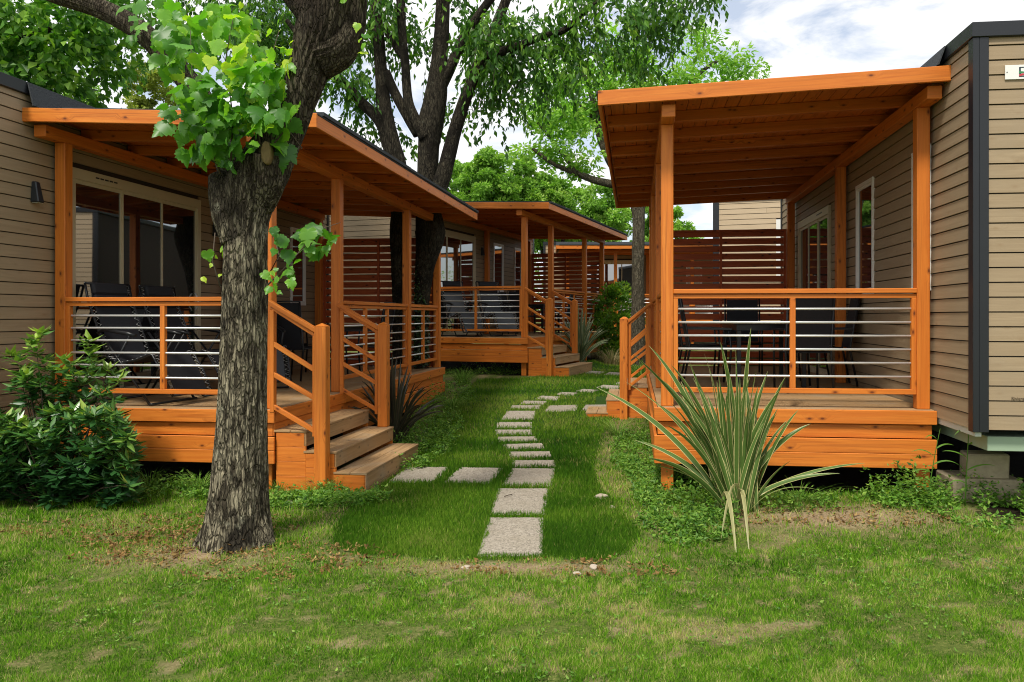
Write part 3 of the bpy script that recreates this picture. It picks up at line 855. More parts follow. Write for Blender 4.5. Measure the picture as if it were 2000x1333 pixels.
# ------------------------------------------------------------------ furniture
def lounger(loc, rz, label, fabric='sling', group='black zero gravity loungers on the porches'):
    root = empty('reclining_lounger', loc, rz, label, 'lounger', group)
    W = .28
    back = [(-.44, 1.20), (-.40, 1.02), (-.27, .72), (-.16, .46)]
    seat = [(-.16, .46), (-.02, .40), (.18, .44), (.34, .50)]
    foot = [(.37, .49), (.48, .33), (.60, .10)]
    def panel(pts, w, name, mat, th=.008):
        m = MB()
        for k in range(len(pts)-1):
            (x0, z0), (x1, z1) = pts[k], pts[k+1]
            P = []
            for o in (0, th):
                for yy in (-w, w):
                    for (x, z) in ((x0, z0), (x1, z1)): P.append((x, yy, z+o))
            m.hexa(P, 0)
        return m.build(name, M[mat], root)
    panel(back, W-.055, 'back_panel', fabric); panel(seat, W-.055, 'seat_panel', fabric); panel(foot, W-.06, 'foot_panel', fabric)
    h = MB(); cs = [(-.455, 1.20), (-.425, 1.08), (-.385, .96)]
    for k in range(2):
        P = []
        for o in (0, .05):
            for yy in (-.22, .22):
                for (x, z) in (cs[k], cs[k+1]): P.append((x+o, yy, z+o*.3))
        h.hexa(P, 0)
    h.build('headrest', M['steel' if fabric == 'x' else 'sling'], root, 1, .018)
    for sg in (-1, 1):
        f = MB(); y = sg*W
        f.tube([(x, y, z) for x, z in back], .012, 8); f.tube([(x, y, z) for x, z in seat+foot], .012, 8); f.build('side_frame', M['steel'], root)
        f = MB(); f.tube([(-.26, y*1.08, .70), (-.18, y*1.1, .74), (.10, y*1.1, .70), (.20, y*1.1, .68)], [.014, .022, .022, .014], 8); f.build('armrest', M['steel'], root)
        f = MB(); f.tube([(.14, y*1.1, .69), (-.30, y*1.1, .015)], .012, 8); f.build('leg', M['steel'], root)
        f = MB(); f.tube([(-.22, y*1.1, .70), (.36, y*1.1, .015)], .012, 8); f.build('leg', M['steel'], root)
        for pts, n in ((back, 14), (seat, 10), (foot, 9)):
            C = [np.array((x, 0, z)) for x, z in pts]
            zz = []
            for k in range(2*n+1):
                t = min(k/(2*n)*(len(C)-1), len(C)-1.001); i = int(t); p = C[i]*(1-(t-i))+C[i+1]*(t-i)
                zz.append((p[0], sg*(W-.055 if k % 2 else W+.010), p[2]+.010))
            c = MB(); c.tube(zz, .0026, 4); c.build('lacing', M['cord'], root)
    f = MB(); f.tube([(-.30, -W*1.1, .015), (-.33, -W*1.1, .013), (-.33, W*1.1, .013), (-.30, W*1.1, .015)], .012, 8); f.build('foot_bar', M['steel'], root)
    f = MB(); f.tube([(.36, -W*1.1, .015), (.39, -W*1.1, .013), (.39, W*1.1, .013), (.36, W*1.1, .015)], .012, 8); f.build('foot_bar', M['steel'], root)
    f = MB(); f.tube([(-.44, -W, 1.2), (-.44, W, 1.2)], .012, 8); f.build('cross_bar', M['steel'], root)
    f = MB(); f.tube([(.6, -W, .10), (.6, W, .10)], .012, 8)
    f.build('cross_bar', M['steel'], root)
    return root
def inframe(L, rz, s, u, v, z=0):
    x = s*u; return (L[0]+x*cos(rz)-v*sin(rz), L[1]+x*sin(rz)+v*cos(rz), L[2]+z)
lounger(inframe(LOCA, RA, 1, .68, .43, .006), RA-R(8), 'black reclining lounger nearest the leftmost orange post')
lounger(inframe(LOCA, RA, 1, .72, 1.22, .006), RA-R(4), 'dark grey reclining lounger second along the glass door at left')
lounger(inframe(LOCA, RA, 1, 1.0, 2.1, .006), RA-R(50), 'grey reclining lounger farthest right at left porch, beside the tree trunk', 'slinglight')
lounger(inframe(LOCC, RC, 1, .62, .50, .006), RC-R(35), 'grey reclining lounger by the door of the middle porch', 'slinglight')
lounger(inframe(LOCC, RC, 1, 1.25, .95, .006), RC-R(40), 'grey reclining lounger standing in front of the narrow window of the middle porch', 'slinglight')
def dining_chair(loc, rz, label, group):
    root = empty('sling_chair', loc, rz, label, 'chair', group)
    m = MB(); m.hexa([(x, y, z+(.0 if x < 0 else .03)) for z in (.42, .428) for y in (-.22, .22) for x in (-.2, .22)], 0); m.build('seat', M['sling'], root)
    m = MB(); m.hexa([(x-(.10 if z > .7 else 0), y, z) for z in (.45, 1.05) for y in (-.22, .22) for x in (-.22, -.212)], 2); m.build('backrest', M['sling'], root)
    for sg in (-1, 1):
        y = sg*.24
        l = MB(); l.tube([(-.33, y, 1.07), (-.215, y, .44), (-.30, y, .01)], .013, 8); l.build('leg', M['steel'], root)
        l = MB(); l.tube([(.23, y, .66), (.25, y, .44), (.22, y, .01)], .013, 8); l.build('leg', M['steel'], root)
        l = MB(); l.bar((-.25, y, .67), (.26, y, .665), .045, .02); l.build('armrest', M['steel'], root)
        l = MB(); l.tube([(-.215, y, .43), (.245, y, .45)], .012, 6); l.build('side_rail', M['steel'], root)
    l = MB(); l.tube([(-.33, -.24, 1.07), (-.33, .24, 1.07)], .012, 6); l.build('cross_rail', M['steel'], root)
    l = MB(); l.tube([(.24, -.24, .43), (.24, .24, .43)], .012, 6); l.build('cross_rail', M['steel'], root)
    return root
def dining_table(loc, rz, label, w=.8, l=1.4):
    root = empty('dining_table', loc, rz, label, 'table', 'dark dining tables on the porches')
    m = MB(); m.box(-w/2, w/2, -l/2, l/2, .715, .74); m.build('tabletop', M['tabletop'], root, 1, .008)
    m = MB(); m.box(-w/2+.03, w/2-.03, -l/2+.03, -l/2+.05, .65, .714); m.box(-w/2+.03, w/2-.03, l/2-.05, l/2-.03, .65, .714)
    m.box(-w/2+.03, -w/2+.05, -l/2+.051, l/2-.051, .65, .714); m.box(w/2-.05, w/2-.03, -l/2+.051, l/2-.051, .65, .714); m.build('apron', M['steel'], root)
    for a in (-1, 1):
        for b in (-1, 1):
            m = MB(); x = a*(w/2-.06); y = b*(l/2-.06); m.box(x-.025, x+.025, y-.025, y+.025, .0, .649); m.build('leg', M['steel'], root, 1, .004)
    return root
gB = 'black sling chairs around the table on the right porch'
dining_table(inframe(LOCB, RB, -1, 1.05, 2.75, .002), RB, 'dark dining table crowded by chairs on the right porch', .85, 1.5)
for (u, v, rz, lb) in ((1.80, 3.05, 0, 'black sling chair at the open left side of the right porch table, farther one'),
                       (1.76, 2.25, 0, 'black sling chair at the open left side of the right porch table, nearer one'),
                       (.80, 1.6, 95, 'black sling chair behind the right porch front railing, right of the baluster'),
                       (.36, 2.35, 175, 'black sling chair squeezed between table and cabin wall, nearer one'),
                       (.36, 3.1, 185, 'black sling chair squeezed between table and cabin wall, farther one'),
                       (1.1, 4.0, 265, 'black sling chair at the far end of the right porch table, against the slatted screen')):
    dining_chair(inframe(LOCB, RB, -1, u, v, .002), RB+R(rz), lb, gB)
for LL, RR, nm, g2 in ((LOCA, RA, 'left', 'black chairs around the left porch table'), (LOCC, RC, 'middle', 'black chairs around the middle porch table')):
    dining_table(inframe(LL, RR, 1, 1.05, 4.2, .002), RR, 'dark dining table at the back of the %s porch' % nm)
    dining_chair(inframe(LL, RR, 1, 1.0, 3.15, .002), RR+R(90), 'black chair at the near end of the table on the %s porch' % nm, g2)
    dining_chair(inframe(LL, RR, 1, 1.75, 4.0, .002), RR+R(180), 'black chair on the railing side of the table on the %s porch' % nm, g2)
    dining_chair(inframe(LL, RR, 1, .36, 4.2, .002), RR, 'black chair on the wall side of the table on the %s porch' % nm, g2)

# ------------------------------------------------------------------ paving slabs
SL = [[(931, 1088), (1060, 1088), (1062, 1013), (955, 1013)], [(957, 1007), (1065, 1007), (1073, 956), (972, 956)],
      [(980, 950), (1078, 951), (1086, 917), (1000, 916)], [(1000, 913), (1086, 914), (1086, 898), (1000, 898.5)],
      [(997, 895.5), (1078, 894), (1074, 881), (991, 882)], [(992, 879), (1064, 876.5), (1059, 865.5), (979, 867.5)],
      [(975, 864), (1051, 862.6), (1045, 852), (970.5, 853)], [(969, 849.5), (1039, 849.5), (1038, 839), (967, 839.2)],
      [(969.6, 836.3), (1039, 836.3), (1040, 824), (971, 824)], [(979, 820), (1042, 820.5), (1048, 801), (992, 801)],
      [(995, 798.6), (1054, 799.6), (1057, 792), (1001, 792)], [(1016, 789.5), (1063, 791), (1070.5, 783.6), (1023.6, 783)],
      [(1045, 780), (1087, 783), (1095, 776), (1056, 774)], [(1085, 771.6), (1121, 774), (1130, 768.5), (1096, 767)],
      [(1123.6, 765), (1157, 768), (1169, 763), (1139, 761)], [(1164, 758), (1205, 761), (1216, 755), (1178, 753)],
      [(1199, 751), (1240, 753), (1250, 748), (1212, 746)],
      [(1061.5, 806), (1125, 803.5), (1130, 792), (1072, 793.5)], [(1135, 803), (1195, 802), (1196, 791.5), (1143, 792)],
      [(1130, 729), (1171, 732), (1181, 727), (1143, 725)], [(1179, 732.5), (1218, 735), (1228, 730), (1191, 727.8)],
      [(757, 943), (848, 944), (877, 914), (795, 914)], [(866, 944), (957, 947), (982, 916), (898, 914)]]
NM = ['nearest large slab at the front end of the stepping stone path', 'second large slab of the path, with a dry twig on it', 'third slab of the path, where the left side branch joins',
      'first narrow slab beyond the left side branch', 'second narrow slab beyond the left side branch', 'third narrow slab beyond the left side branch',
      'narrow slab at the lower part of the leftward bend', 'narrow slab at the leftmost point of the path bend', 'narrow slab just before the wide mid path slab',
      'wide slab in the middle of the path beside the right branch', 'narrow slab right after the wide mid path slab', 'angled slab where the path starts turning right',
      'angled slab second in the far rightward run', 'angled slab third in the far rightward run', 'angled slab fourth in the far rightward run', 'angled slab fifth in the far run, left of the right newel post',
      'last visible far slab, half hidden by the right porch steps', 'inner slab of the right branch towards the right porch steps', 'outer slab of the right branch by the right newel post',
      'far slab at the foot of the middle porch steps', 'far slab second from the middle porch steps', 'slab touching the lowest step of the left porch', 'slab between the left porch step slab and the main path']
SLABS = []
for i, q in enumerate(SL):
    if i in (3, 4, 5, 6, 7, 8, 9, 10, 11): q = [q[0], q[1], tuple(np.array(q[2])*.85+np.array(q[1])*.15), tuple(np.array(q[3])*.85+np.array(q[0])*.15)]
    C = [gpt(*p) for p in q]; cx = sum(c[0] for c in C)/4; cy = sum(c[1] for c in C)/4; cz = sum(c[2] for c in C)/4
    SLABS.append([(c[0], c[1]) for c in C])
    m = MB(); P = []
    for zo in (-.05, .010):
        for k in (0, 1, 3, 2): P.append((C[k][0]-cx, C[k][1]-cy, C[k][2]-cz+zo))
    m.hexa(P, 0); o = m.build('paving_slab', M['slab'], None, 1, .006); o.location = (cx, cy, cz)
    tag(o, 'pale gravel paving slab, '+NM[i], 'paving slab', 'gravel paving slabs of the garden path')
X, Y, Z = gpt(990, 973)
tw = MB(); tw.tube([(0, 0, .02), (.03, .03, .024), (.065, .07, .021)], .004, 6); o = tw.build('dry_twig', M['twig']); o.location = (X-.02, Y-.03, Z+.001); tag(o, 'small dry twig lying on the second large path slab', 'twig')

# ------------------------------------------------------------------ ground sheet with zones
sodpoly = np.array([gpt(*p)[:2] for p in [(705, 1086), (1185, 1097), (1230, 1075), (1248, 1040), (1215, 1000), (1178, 960), (1158, 915), (1170, 870), (1196, 822), (1215, 790), (1290, 760), (1330, 740), (1330, 712), (1160, 716), (1040, 738), (935, 742), (900, 770), (850, 830), (815, 880), (812, 895), (720, 965), (690, 985), (655, 1025), (650, 1060)]])
def inpoly(X, Y, P):
    ins = np.zeros(np.shape(X), bool); n = len(P); j = n-1
    for i in range(n):
        xi, yi, xj, yj = P[i][0], P[i][1], P[j][0], P[j][1]
        c = ((yi > Y) != (yj > Y)) & (X < (xj-xi)*(Y-yi)/((yj-yi) if yj != yi else 1e-9)+xi)
        ins ^= c; j = i
    return ins
def polydist(X, Y, P):
    d = np.full(np.shape(X), 1e9); n = len(P)
    for i in range(n):
        a = P[i]; b = P[(i+1) % n]; ab = np.array(b)-np.array(a); L2 = (ab**2).sum()+1e-12
        t = np.clip(((X-a[0])*ab[0]+(Y-a[1])*ab[1])/L2, 0, 1)
        d = np.minimum(d, np.hypot(X-a[0]-t*ab[0], Y-a[1]-t*ab[1]))
    return d
def zones(X, Y):
    jx = X+.10*(fbm(X*3, Y*3, seed=5)-.5); jy = Y+.12*(fbm(X*3, Y*3, seed=6)-.5)
    ins = inpoly(jx, jy, sodpoly); d = polydist(jx, jy, sodpoly); sd = np.where(ins, d, -d)
    sod = sstep(-.05, .07, sd)
    ring = np.exp(-((sd+.14)/.12)**2)*(fbm(X*2.5, Y*2.5, seed=9) > .34)
    patch = np.maximum(.6*sstep(.62, .70, fbm(X*11, Y*13, seed=21, octv=4)), .65*sstep(.685, .76, fbm(X*2.8, Y*5, seed=22, octv=5)))*.9*sstep(.35,.55,fbm(X*.9,Y*1.3,seed=29)+.12)
    tree = np.exp(-((X+2.5)/.75)**2-((Y-5.2)/.30)**2)*.85*(fbm(X*6, Y*6, seed=44)*1.7)
    mound = np.exp(-((X-2.2)/1.1)**2-((Y-6.0)/.30)**2)*1.0
    front = np.exp(-((X+.25)/.9)**2-((Y-4.98)/.13)**2)
    mid = np.exp(-((X+2.6)/2.4)**2-((Y-5.9)/.45)**2)*.4*(fbm(X*5, Y*5, seed=2))*1.5
    bare = np.clip(np.maximum.reduce([ring*.35, patch*(1-sod), tree*1.0, mound, front, mid]), 0, 1)*(1-sod)
    # worn light spots inside the sod
    return bare, sod
def undercover(X, Y):  # deck and cabin footprints, mask for the shade painted on the ground
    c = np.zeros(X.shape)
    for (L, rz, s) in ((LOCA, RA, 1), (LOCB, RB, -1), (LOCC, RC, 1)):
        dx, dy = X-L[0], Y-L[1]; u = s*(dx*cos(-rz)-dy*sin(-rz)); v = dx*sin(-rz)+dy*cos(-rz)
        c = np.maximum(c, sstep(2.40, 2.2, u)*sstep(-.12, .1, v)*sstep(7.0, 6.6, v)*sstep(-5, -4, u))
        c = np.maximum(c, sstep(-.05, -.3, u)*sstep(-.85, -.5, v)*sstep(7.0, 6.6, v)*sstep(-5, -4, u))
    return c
xs = np.unique(np.concatenate([np.linspace(-400, -30, 12), np.linspace(-30, -8, 23), np.arange(-8, 8, .07), np.linspace(8, 30, 23), np.linspace(30, 400, 12)]))
ys = np.unique(np.concatenate([np.linspace(-60, 1.5, 12), np.arange(1.5, 11, .06), np.arange(11, 32, .4), np.linspace(32, 120, 20), np.linspace(120, 900, 8)]))
GX, GY = np.meshgrid(xs, ys); GZ = g(GX, GY)+.018*(fbm(GX*3, GY*3, seed=33)-.5)*np.exp(-((GY-6)/8)**2)*(1-zones(GX, GY)[1])
nx, ny = len(xs), len(ys); i, j = np.meshgrid(np.arange(nx-1), np.arange(ny-1))
a = (j*nx+i).ravel(); F = np.stack([a, a+1, a+1+nx, a+nx], 1)
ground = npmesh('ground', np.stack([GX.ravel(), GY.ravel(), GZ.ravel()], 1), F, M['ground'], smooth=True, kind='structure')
bare, sod = zones(GX, GY)
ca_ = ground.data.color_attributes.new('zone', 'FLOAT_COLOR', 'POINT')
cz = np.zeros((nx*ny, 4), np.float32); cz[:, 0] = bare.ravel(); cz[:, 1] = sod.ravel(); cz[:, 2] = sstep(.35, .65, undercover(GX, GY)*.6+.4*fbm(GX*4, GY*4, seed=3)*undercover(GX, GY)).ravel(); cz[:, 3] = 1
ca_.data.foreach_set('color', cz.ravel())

# ------------------------------------------------------------------ grass
def blades(X, Y, Hh, Wd, lean, rng, rnd, name, mat, **kw):
    n = len(X); Z = g(X, Y)-.006; az = rng.random(n)*2*pi
    B = np.stack([X, Y, Z], 1); S = np.stack([np.cos(az), np.sin(az), np.zeros(n)], 1)*(Wd/2)[:, None]
    la = rng.random(n)*2*pi; le = lean*rng.random(n)
    T = B+np.stack([np.cos(la)*le*Hh, np.sin(la)*le*Hh, Hh*np.sqrt(np.maximum(.1, 1-.5*le**2))], 1)
    V = np.stack([B-S, B+S, T], 1).reshape(-1, 3); F = np.arange(3*n).reshape(-1, 3)
    return npmesh(name, V, F, mat, np.repeat(rnd, 3), **kw)
def covered(X, Y):
    c = np.zeros(X.shape, bool)
    for q in SLABS: c |= inpoly(X, Y, q) & (polydist(X, Y, q) > .012+.035*vnoise(X*14, Y*14, seed=91)**2)
    for (L, rz, s) in ((LOCA, RA, 1), (LOCB, RB, -1), (LOCC, RC, 1)):
        dx, dy = X-L[0], Y-L[1]; u = s*(dx*cos(-rz)-dy*sin(-rz)); v = dx*sin(-rz)+dy*cos(-rz)
        c |= (u < 2.36) & (v > .02) & (v < 6) & (u > -4)
        c |= (u < -.05) & (v > -.7) & (v < 6.5) & (u > -4)
        sv = (0, 1.6) if s == 1 else (4.1, 5.7)
        c |= (u > 2.2) & (u < 3.24) & (v > sv[0]-.03) & (v < sv[1])
    return c
rg = np.random.default_rng(5)
def sample(n, y0, y1, mg=.35):
    # uniform in 1/Y
    Y = 1/(1/y1+rg.random(n)*(1/y0-1/y1)); X = (rg.random(n)*(2000+2*mg*300)-mg*300-PX0)/FPX*Y
    return X, Y
X, Y = sample(620000, 2.7, 13)
bare, sod = zones(X, Y); cov = covered(X, Y)
clump = fbm(X*17, Y*17, seed=51, octv=3)*.6+fbm(X*4, Y*5, seed=52, octv=2)*.4
keep = (~cov) & (sod < .5) & (rg.random(len(X)) < np.clip(1.05-1.0*bare, .06, 1)*sstep(.25, .43, clump))
X, Y, bare, clump = X[keep], Y[keep], bare[keep], clump[keep]
sc_ = np.clip(Y/5, .7, 2.2)
h = (.018+.034*rg.random(len(X))*sstep(.38, .62, clump)+.010*rg.random(len(X)))*np.clip(sc_, .8, 1.4)
tone = np.clip(-.05+.75*fbm(X*1.4, Y*1.8, seed=61)-.25+rg.random(len(X))*.75+.3*bare+1.3*(clump-.5), 0, .98)
tone = np.where(rg.random(len(X)) < .03+.22*bare, 1.0, tone)
blades(X, Y, h, .0062*sc_*(.7+.6*rg.random(len(X))), 1.0, rg, tone, 'lawn_grass', M['grass'], kind='stuff', label='coarse patchy bright lawn grass in the foreground', category='grass')
X, Y = sample(900000, 4.3, 26)
bare, sod = zones(X, Y); keep = (sod+.5*(rg.random(len(X))-.5) > .45) & (~covered(X, Y))
X, Y = X[keep], Y[keep]; sc_ = np.clip(Y/5, .8, 4)
h = (.022+.026*rg.random(len(X)))*np.clip(sc_, .9, 1.5)
wave = fbm(X*1.1, Y*1.6, seed=71)
tone = np.clip(-.05+1.1*wave-.2+rg.random(len(X))*.5+.18*sstep(9, 16, Y), 0, .93); tone = np.where(rg.random(len(X)) < .02+.16*sstep(.6, .75, fbm(X*2, Y*2, seed=77)), 1, tone)
blades(X, Y, h, .0058*sc_*(.7+.6*rg.random(len(X))), .8, rg, tone, 'sod_grass', M['sod'], kind='stuff', label='dense dark green turf around the stepping stone path', category='grass')

# weeds: small broad leaves along the edges
def weeds(name, regions, label, seed, mat='weed', size=(.02, .05)):
    rng = np.random.default_rng(seed); Ps = []; Ds = []; Ls = []
    for (cx, cy, rx, ry, n, hh) in regions:
        th = rng.random(n)*2*pi; q = np.sqrt(rng.random(n)); X = cx+rx*q*np.cos(th); Y = cy+ry*q*np.sin(th)
        ok = fbm(X*5, Y*5, seed=seed) > .40
        X, Y = X[ok], Y[ok]; m = len(X); Zg = g(X, Y)
        hgt = hh*1.5*rng.random(m)**1.3*(fbm(X*4, Y*4, seed=seed+3)*1.7)
        for k in range(4):
            Ps.append(np.stack([X+rng.normal(0, .02, m), Y+rng.normal(0, .02, m), Zg+hgt*(.3+.7*rng.random(m))+.006], 1))
            d = rng.normal(size=(m, 3)); d[:, 2] = np.abs(d[:, 2])*.5; Ds.append(d); Ls.append(size[0]+(size[1]-size[0])*rng.random(m))
    P = np.concatenate(Ps); D = np.concatenate(Ds); L = np.concatenate(Ls)
    V, F = leaf_geo(P, D, L, L*.6, rng=rng, Nrm=np.tile([0, 0, 1.0], (len(P), 1))+rng.normal(0, .4, (len(P), 3)))
    npmesh(name, V, F, M[mat], np.repeat(np.clip(rng.normal(.45, .25, len(P)), 0, 1), 4), kind='stuff', label=label, category='weeds')
weeds('low_weeds', [(1.15, 6.9, .45, 1.3, 1500, .16), (1.0, 8.6, .35, 1.4, 900, .14), (3.6, 6.35, 1.0, .35, 1600, .20), (2.2, 6.35, 1.2, .25, 500, .08), (3.9, 5.9, .9, .35, 700, .10), (1.0, 5.9, .35, .5, 400, .06)], 'tangle of leafy weeds on the bank in front of the right porch', 81)
weeds('low_weeds', [(-2.2, 6.75, .75, .30, 1100, .12), (-3.6, 7.05, 1.0, .35, 1000, .12), (-1.55, 9.6, .35, 1.6, 1300, .16), (-1.7, 12.5, .4, 1.2, 500, .2), (-1.2, 16.2, 1.2, .4, 500, .14)], 'leafy weeds along the foot of the left porch and trunk', 82)
weeds('leaf_litter', [(-2.75, 5.35, .65, .38, 340, .10), (-1.8, 5.1, .8, .4, 260, .02), (-3.0, 5.9, 1.2, .4, 260, .02), (0, 4.95, 1.0, .2, 120, .02), (2.2, 6.0, .9, .25, 140, .02)], 'brown dead leaves scattered around the foot of the big tree', 83, 'litter', (.015, .04))
weeds('lawn_weeds', [(0, 4.3, 2.6, .9, 500, .03), (-2.6, 4.6, 1.6, .8, 260, .03), (2.9, 4.9, 1.4, .6, 420, .04)], 'small clover-like leaves mixed into the foreground lawn', 84, 'weed', (.012, .028))
def tuft(px, py, n, hh, spread, label, mat='tuft', w=.006, seed=0):
    rng = np.random.default_rng(seed+int(px)); X0, Y0, Z0 = gpt(px, py); Vs = []; Fs = []; rr = []; off = 0
    for k in range(n):
        az = rng.random()*2*pi; r0 = rng.random()**.5*spread*.35; L = hh*(.6+.6*rng.random()); bend = spread*(.5+rng.random())
        b = np.array((X0+r0*cos(az), Y0+r0*sin(az), Z0-.01)); S = np.array((-sin(az), cos(az), 0))
        segs = 5
        for i in range(segs+1):
            t = i/segs; c = b+np.array((cos(az)*bend*t**1.8, sin(az)*bend*t**1.8, L*(t-.35*t**3))); wd = w*(1-t)**.7+.0004
            Vs += [c-S*wd/2, c+S*wd/2]
        for i in range(segs): Fs.append([off+2*i, off+2*i+1, off+2*i+3, off+2*i+2])
        off += 2*segs+2; rr += [rng.random()]*(2*segs+2)
    o = npmesh('grass_tuft', np.array(Vs)-np.array((X0, Y0, Z0)), Fs, M[mat], rr); o.location = (X0, Y0, Z0)
    tag(o, label, 'grass tuft', 'grass tufts along the porches')
tuft(292, 958, 70, .30, .20, 'wild grass tuft under the deck edge beside the leafy bush')
tuft(388, 962, 120, .26, .22, 'dense grass tuft just left of the big trunk')
tuft(628, 968, 130, .24, .20, 'grass tuft at the foot of the near newel post')
tuft(545, 958, 70, .20, .2, 'grass tuft right of the big trunk under the porch corner')
tuft(905, 752, 200, .42, .35, 'tall grass clump at the far side of the left porch', w=.01)
tuft(885, 800, 140, .30, .35, 'grass clump beside the left porch skirt near the bronze flax', w=.009)
tuft(1560, 985, 60, .22, .3, 'thin grass tuft in the shade under the right porch')
tuft(1205, 850, 90, .28, .3, 'grass clump below the right porch steps', w=.008)
tuft(1255, 745, 120, .55, .4, 'tall grasses growing behind the right porch steps', w=.012)
tuft(1195, 712, 160, .55, .6, 'dry grass clump behind the path, right of the middle flax', 'dry', .012)
tuft(1170, 700, 160, .5, .7, 'straw coloured grass clump beside the middle flax', 'dry', .012)
# tall weed stem before the right cabin corner
def stemweed(px, py, top, label, seed):
    rng = random.Random(seed); X0, Y0, Z0 = gpt(px, py); m = MB(); H = top
    sx = rng.uniform(.04, .14)*(1 if rng.random() > .2 else -1)
    pts = [(sx*(k/6)**1.3, 0, H*k/6) for k in range(7)]
    m.tube(pts, [.006-.0007*k for k in range(7)], 6, .3)
    root = m.build('tall_weed', M['weed']); root.location = (X0, Y0, Z0); tag(root, label, 'weed', 'tall weeds by the right cabin')
    Vs = []; Fs = []; off = 0
    for k in range(7):
        t = .2+.75*k/7; i = min(5, int(t*6)); p = Vector(pts[i])*(1-(t*6-i))+Vector(pts[i+1])*(t*6-i)
        sg = (1 if k % 2 else -1)*rng.uniform(.6, 1.1); LL = rng.uniform(.14, .24); dy = rng.uniform(-.4, .4); dr = rng.uniform(.5, 1.3)
        for q_ in range(7):
            u = q_/6; c = p+Vector((sg*LL*u, dy*LL*u, LL*(.75*u-dr*u*u))); wd = .016*(1-u)**.6*min(1, .4+3*u)
            Vs += [tuple(c+Vector((0, wd*.5, wd*.4))), tuple(c-Vector((0, wd*.5, wd*.4)))]
        for q_ in range(6): Fs.append([off+2*q_, off+2*q_+1, off+2*q_+3, off+2*q_+2])
        off += 14
    V = np.array(Vs); F = Fs
    npmesh('leaves', V, F, M['weed'], np.full(len(V), .35), parent=root)
stemweed(1885, 992, .98, 'tall thin weed stem in front of the black corner trim', 1)
stemweed(1812, 985, .62, 'leafy weed stem at the right end of the right porch deck', 5)

# ------------------------------------------------------------------ stones
def stone(px, py, r, label, seed):
    rng = np.random.default_rng(seed); X0, Y0, Z0 = gpt(px, py)
    import bmesh
    bm = bmesh.new(); bmesh.ops.create_icosphere(bm, subdivisions=2, radius=1)
    sc = (r*(1+.4*rng.random()), r*(.8+.3*rng.random()), r*.5)
    for v in bm.verts:
        n = 1+.35*(float(vnoise(v.co.x*1.5+seed, v.co.y*1.5, v.co.z*1.5, seed))-.5)*2
        v.co = Vector((v.co.x*sc[0]*n, v.co.y*sc[1]*n, v.co.z*sc[2]*n))
    me = bpy.data.meshes.new('stone'); bm.to_mesh(me); bm.free(); me.materials.append(M['stone'])
    o = bpy.data.objects.new('stone', me); COL.objects.link(o); o.location = (X0, Y0, Z0+r*.25); o.rotation_euler = (0, 0, rng.random()*6)
    tag(o, label, 'stone', 'small stones at the lawn edge')
stone(1176, 974, .055, 'largest pale stone at the turf edge below the flax', 1)
stone(1196, 993, .03, 'small round stone just below the largest pale stone', 2)
stone(1160, 1110, .032, 'light flat stone right of the path front end', 3)
stone(1127, 1122, .022, 'little white pebble in the soil strip before the path', 4)
stone(910, 1110, .022, 'brown stone left of the front path slab', 5)
stone(565, 962+22, .035, 'pale broken stone right of the big trunk', 6)

# ------------------------------------------------------------------ flax plants
def flax(px, py, leaves, mat, label, Y=None, name='flax_plant', base_r=.07):
    """leaves: list of (tip offset x, y, z, width, sag)"""
    X0, Y0, Z0 = gpt(px, py)
    if Y: X0, Y0 = (px-PX0)/FPX*Y, Y; Z0 = float(g(X0, Y0))
    root = empty(name, (X0, Y0, Z0), 0, label, 'flax plant')
    rng = random.Random(int(px)); Vs = []; Fs = []; UV = []; rr = []; off = 0
    for (tx, ty, tz, w, sag) in leaves:
        d = Vector((tx, ty, 0)); az = math.atan2(ty, tx)
        b = Vector((rng.gauss(0, base_r*.5)+cos(az)*base_r*.4, rng.gauss(0, base_r*.4), -.01)); tip = Vector((tx, ty, tz))
        segs = 12; r = rng.random() if sag < .29 else 1.035
        side0 = Vector((-sin(az), cos(az), 0)); tws = rng.uniform(-1.3, 1.3); cam_face = rng.random() < .7
        ctrl = b*.35+tip*.65*Vector((1, 1, 1)).x; ctrl = Vector((b.x+(tip.x-b.x)*.38, b.y+(tip.y-b.y)*.38, max(tip.z, .3)*.62+sag))
        for i in range(segs+1):
            t = i/segs; c = b*(1-t)**2+ctrl*(2*t*(1-t))+tip*t*t
            dd = ((ctrl-b)*(1-t)+(tip-ctrl)*t).normalized()
            sd = side0.copy() if not cam_face else dd.cross(Vector((.15, 1, .1))).normalized(); sd.rotate(Matrix.Rotation(tws*.6+.3*t, 3, dd)); sd = (sd-dd*sd.dot(dd)).normalized(); up = sd.cross(dd)
            ww = w*min(1, .45+1.6*t)*max(0, 1-t**3.2)**.8+.001
            for q, o in ((-.5, 0), (0, -.16), (.5, 0)): Vs.append(c+sd*(q*ww)+up*(o*ww)); UV.append((q+.5, t))
            rr += [r*.9]*3
        for i in range(segs):
            for k in (0, 1): Fs.append([off+3*i+k, off+3*i+k+1, off+3*i+3+k+1, off+3*i+3+k])
        off += 3*(segs+1)
    o = npmesh('leaves', np.array([tuple(v) for v in Vs]), Fs, M[mat], rr, np.array(UV), root)
    return root
Xf, Yf, Zf = gpt(1440, 998)
def tipoff(px, py, dY):
    Y = Yf+dY; x, y_, z = at(px, py, Y); return (x-Xf, dY, z-Zf)
rf = random.Random(4); LV = []
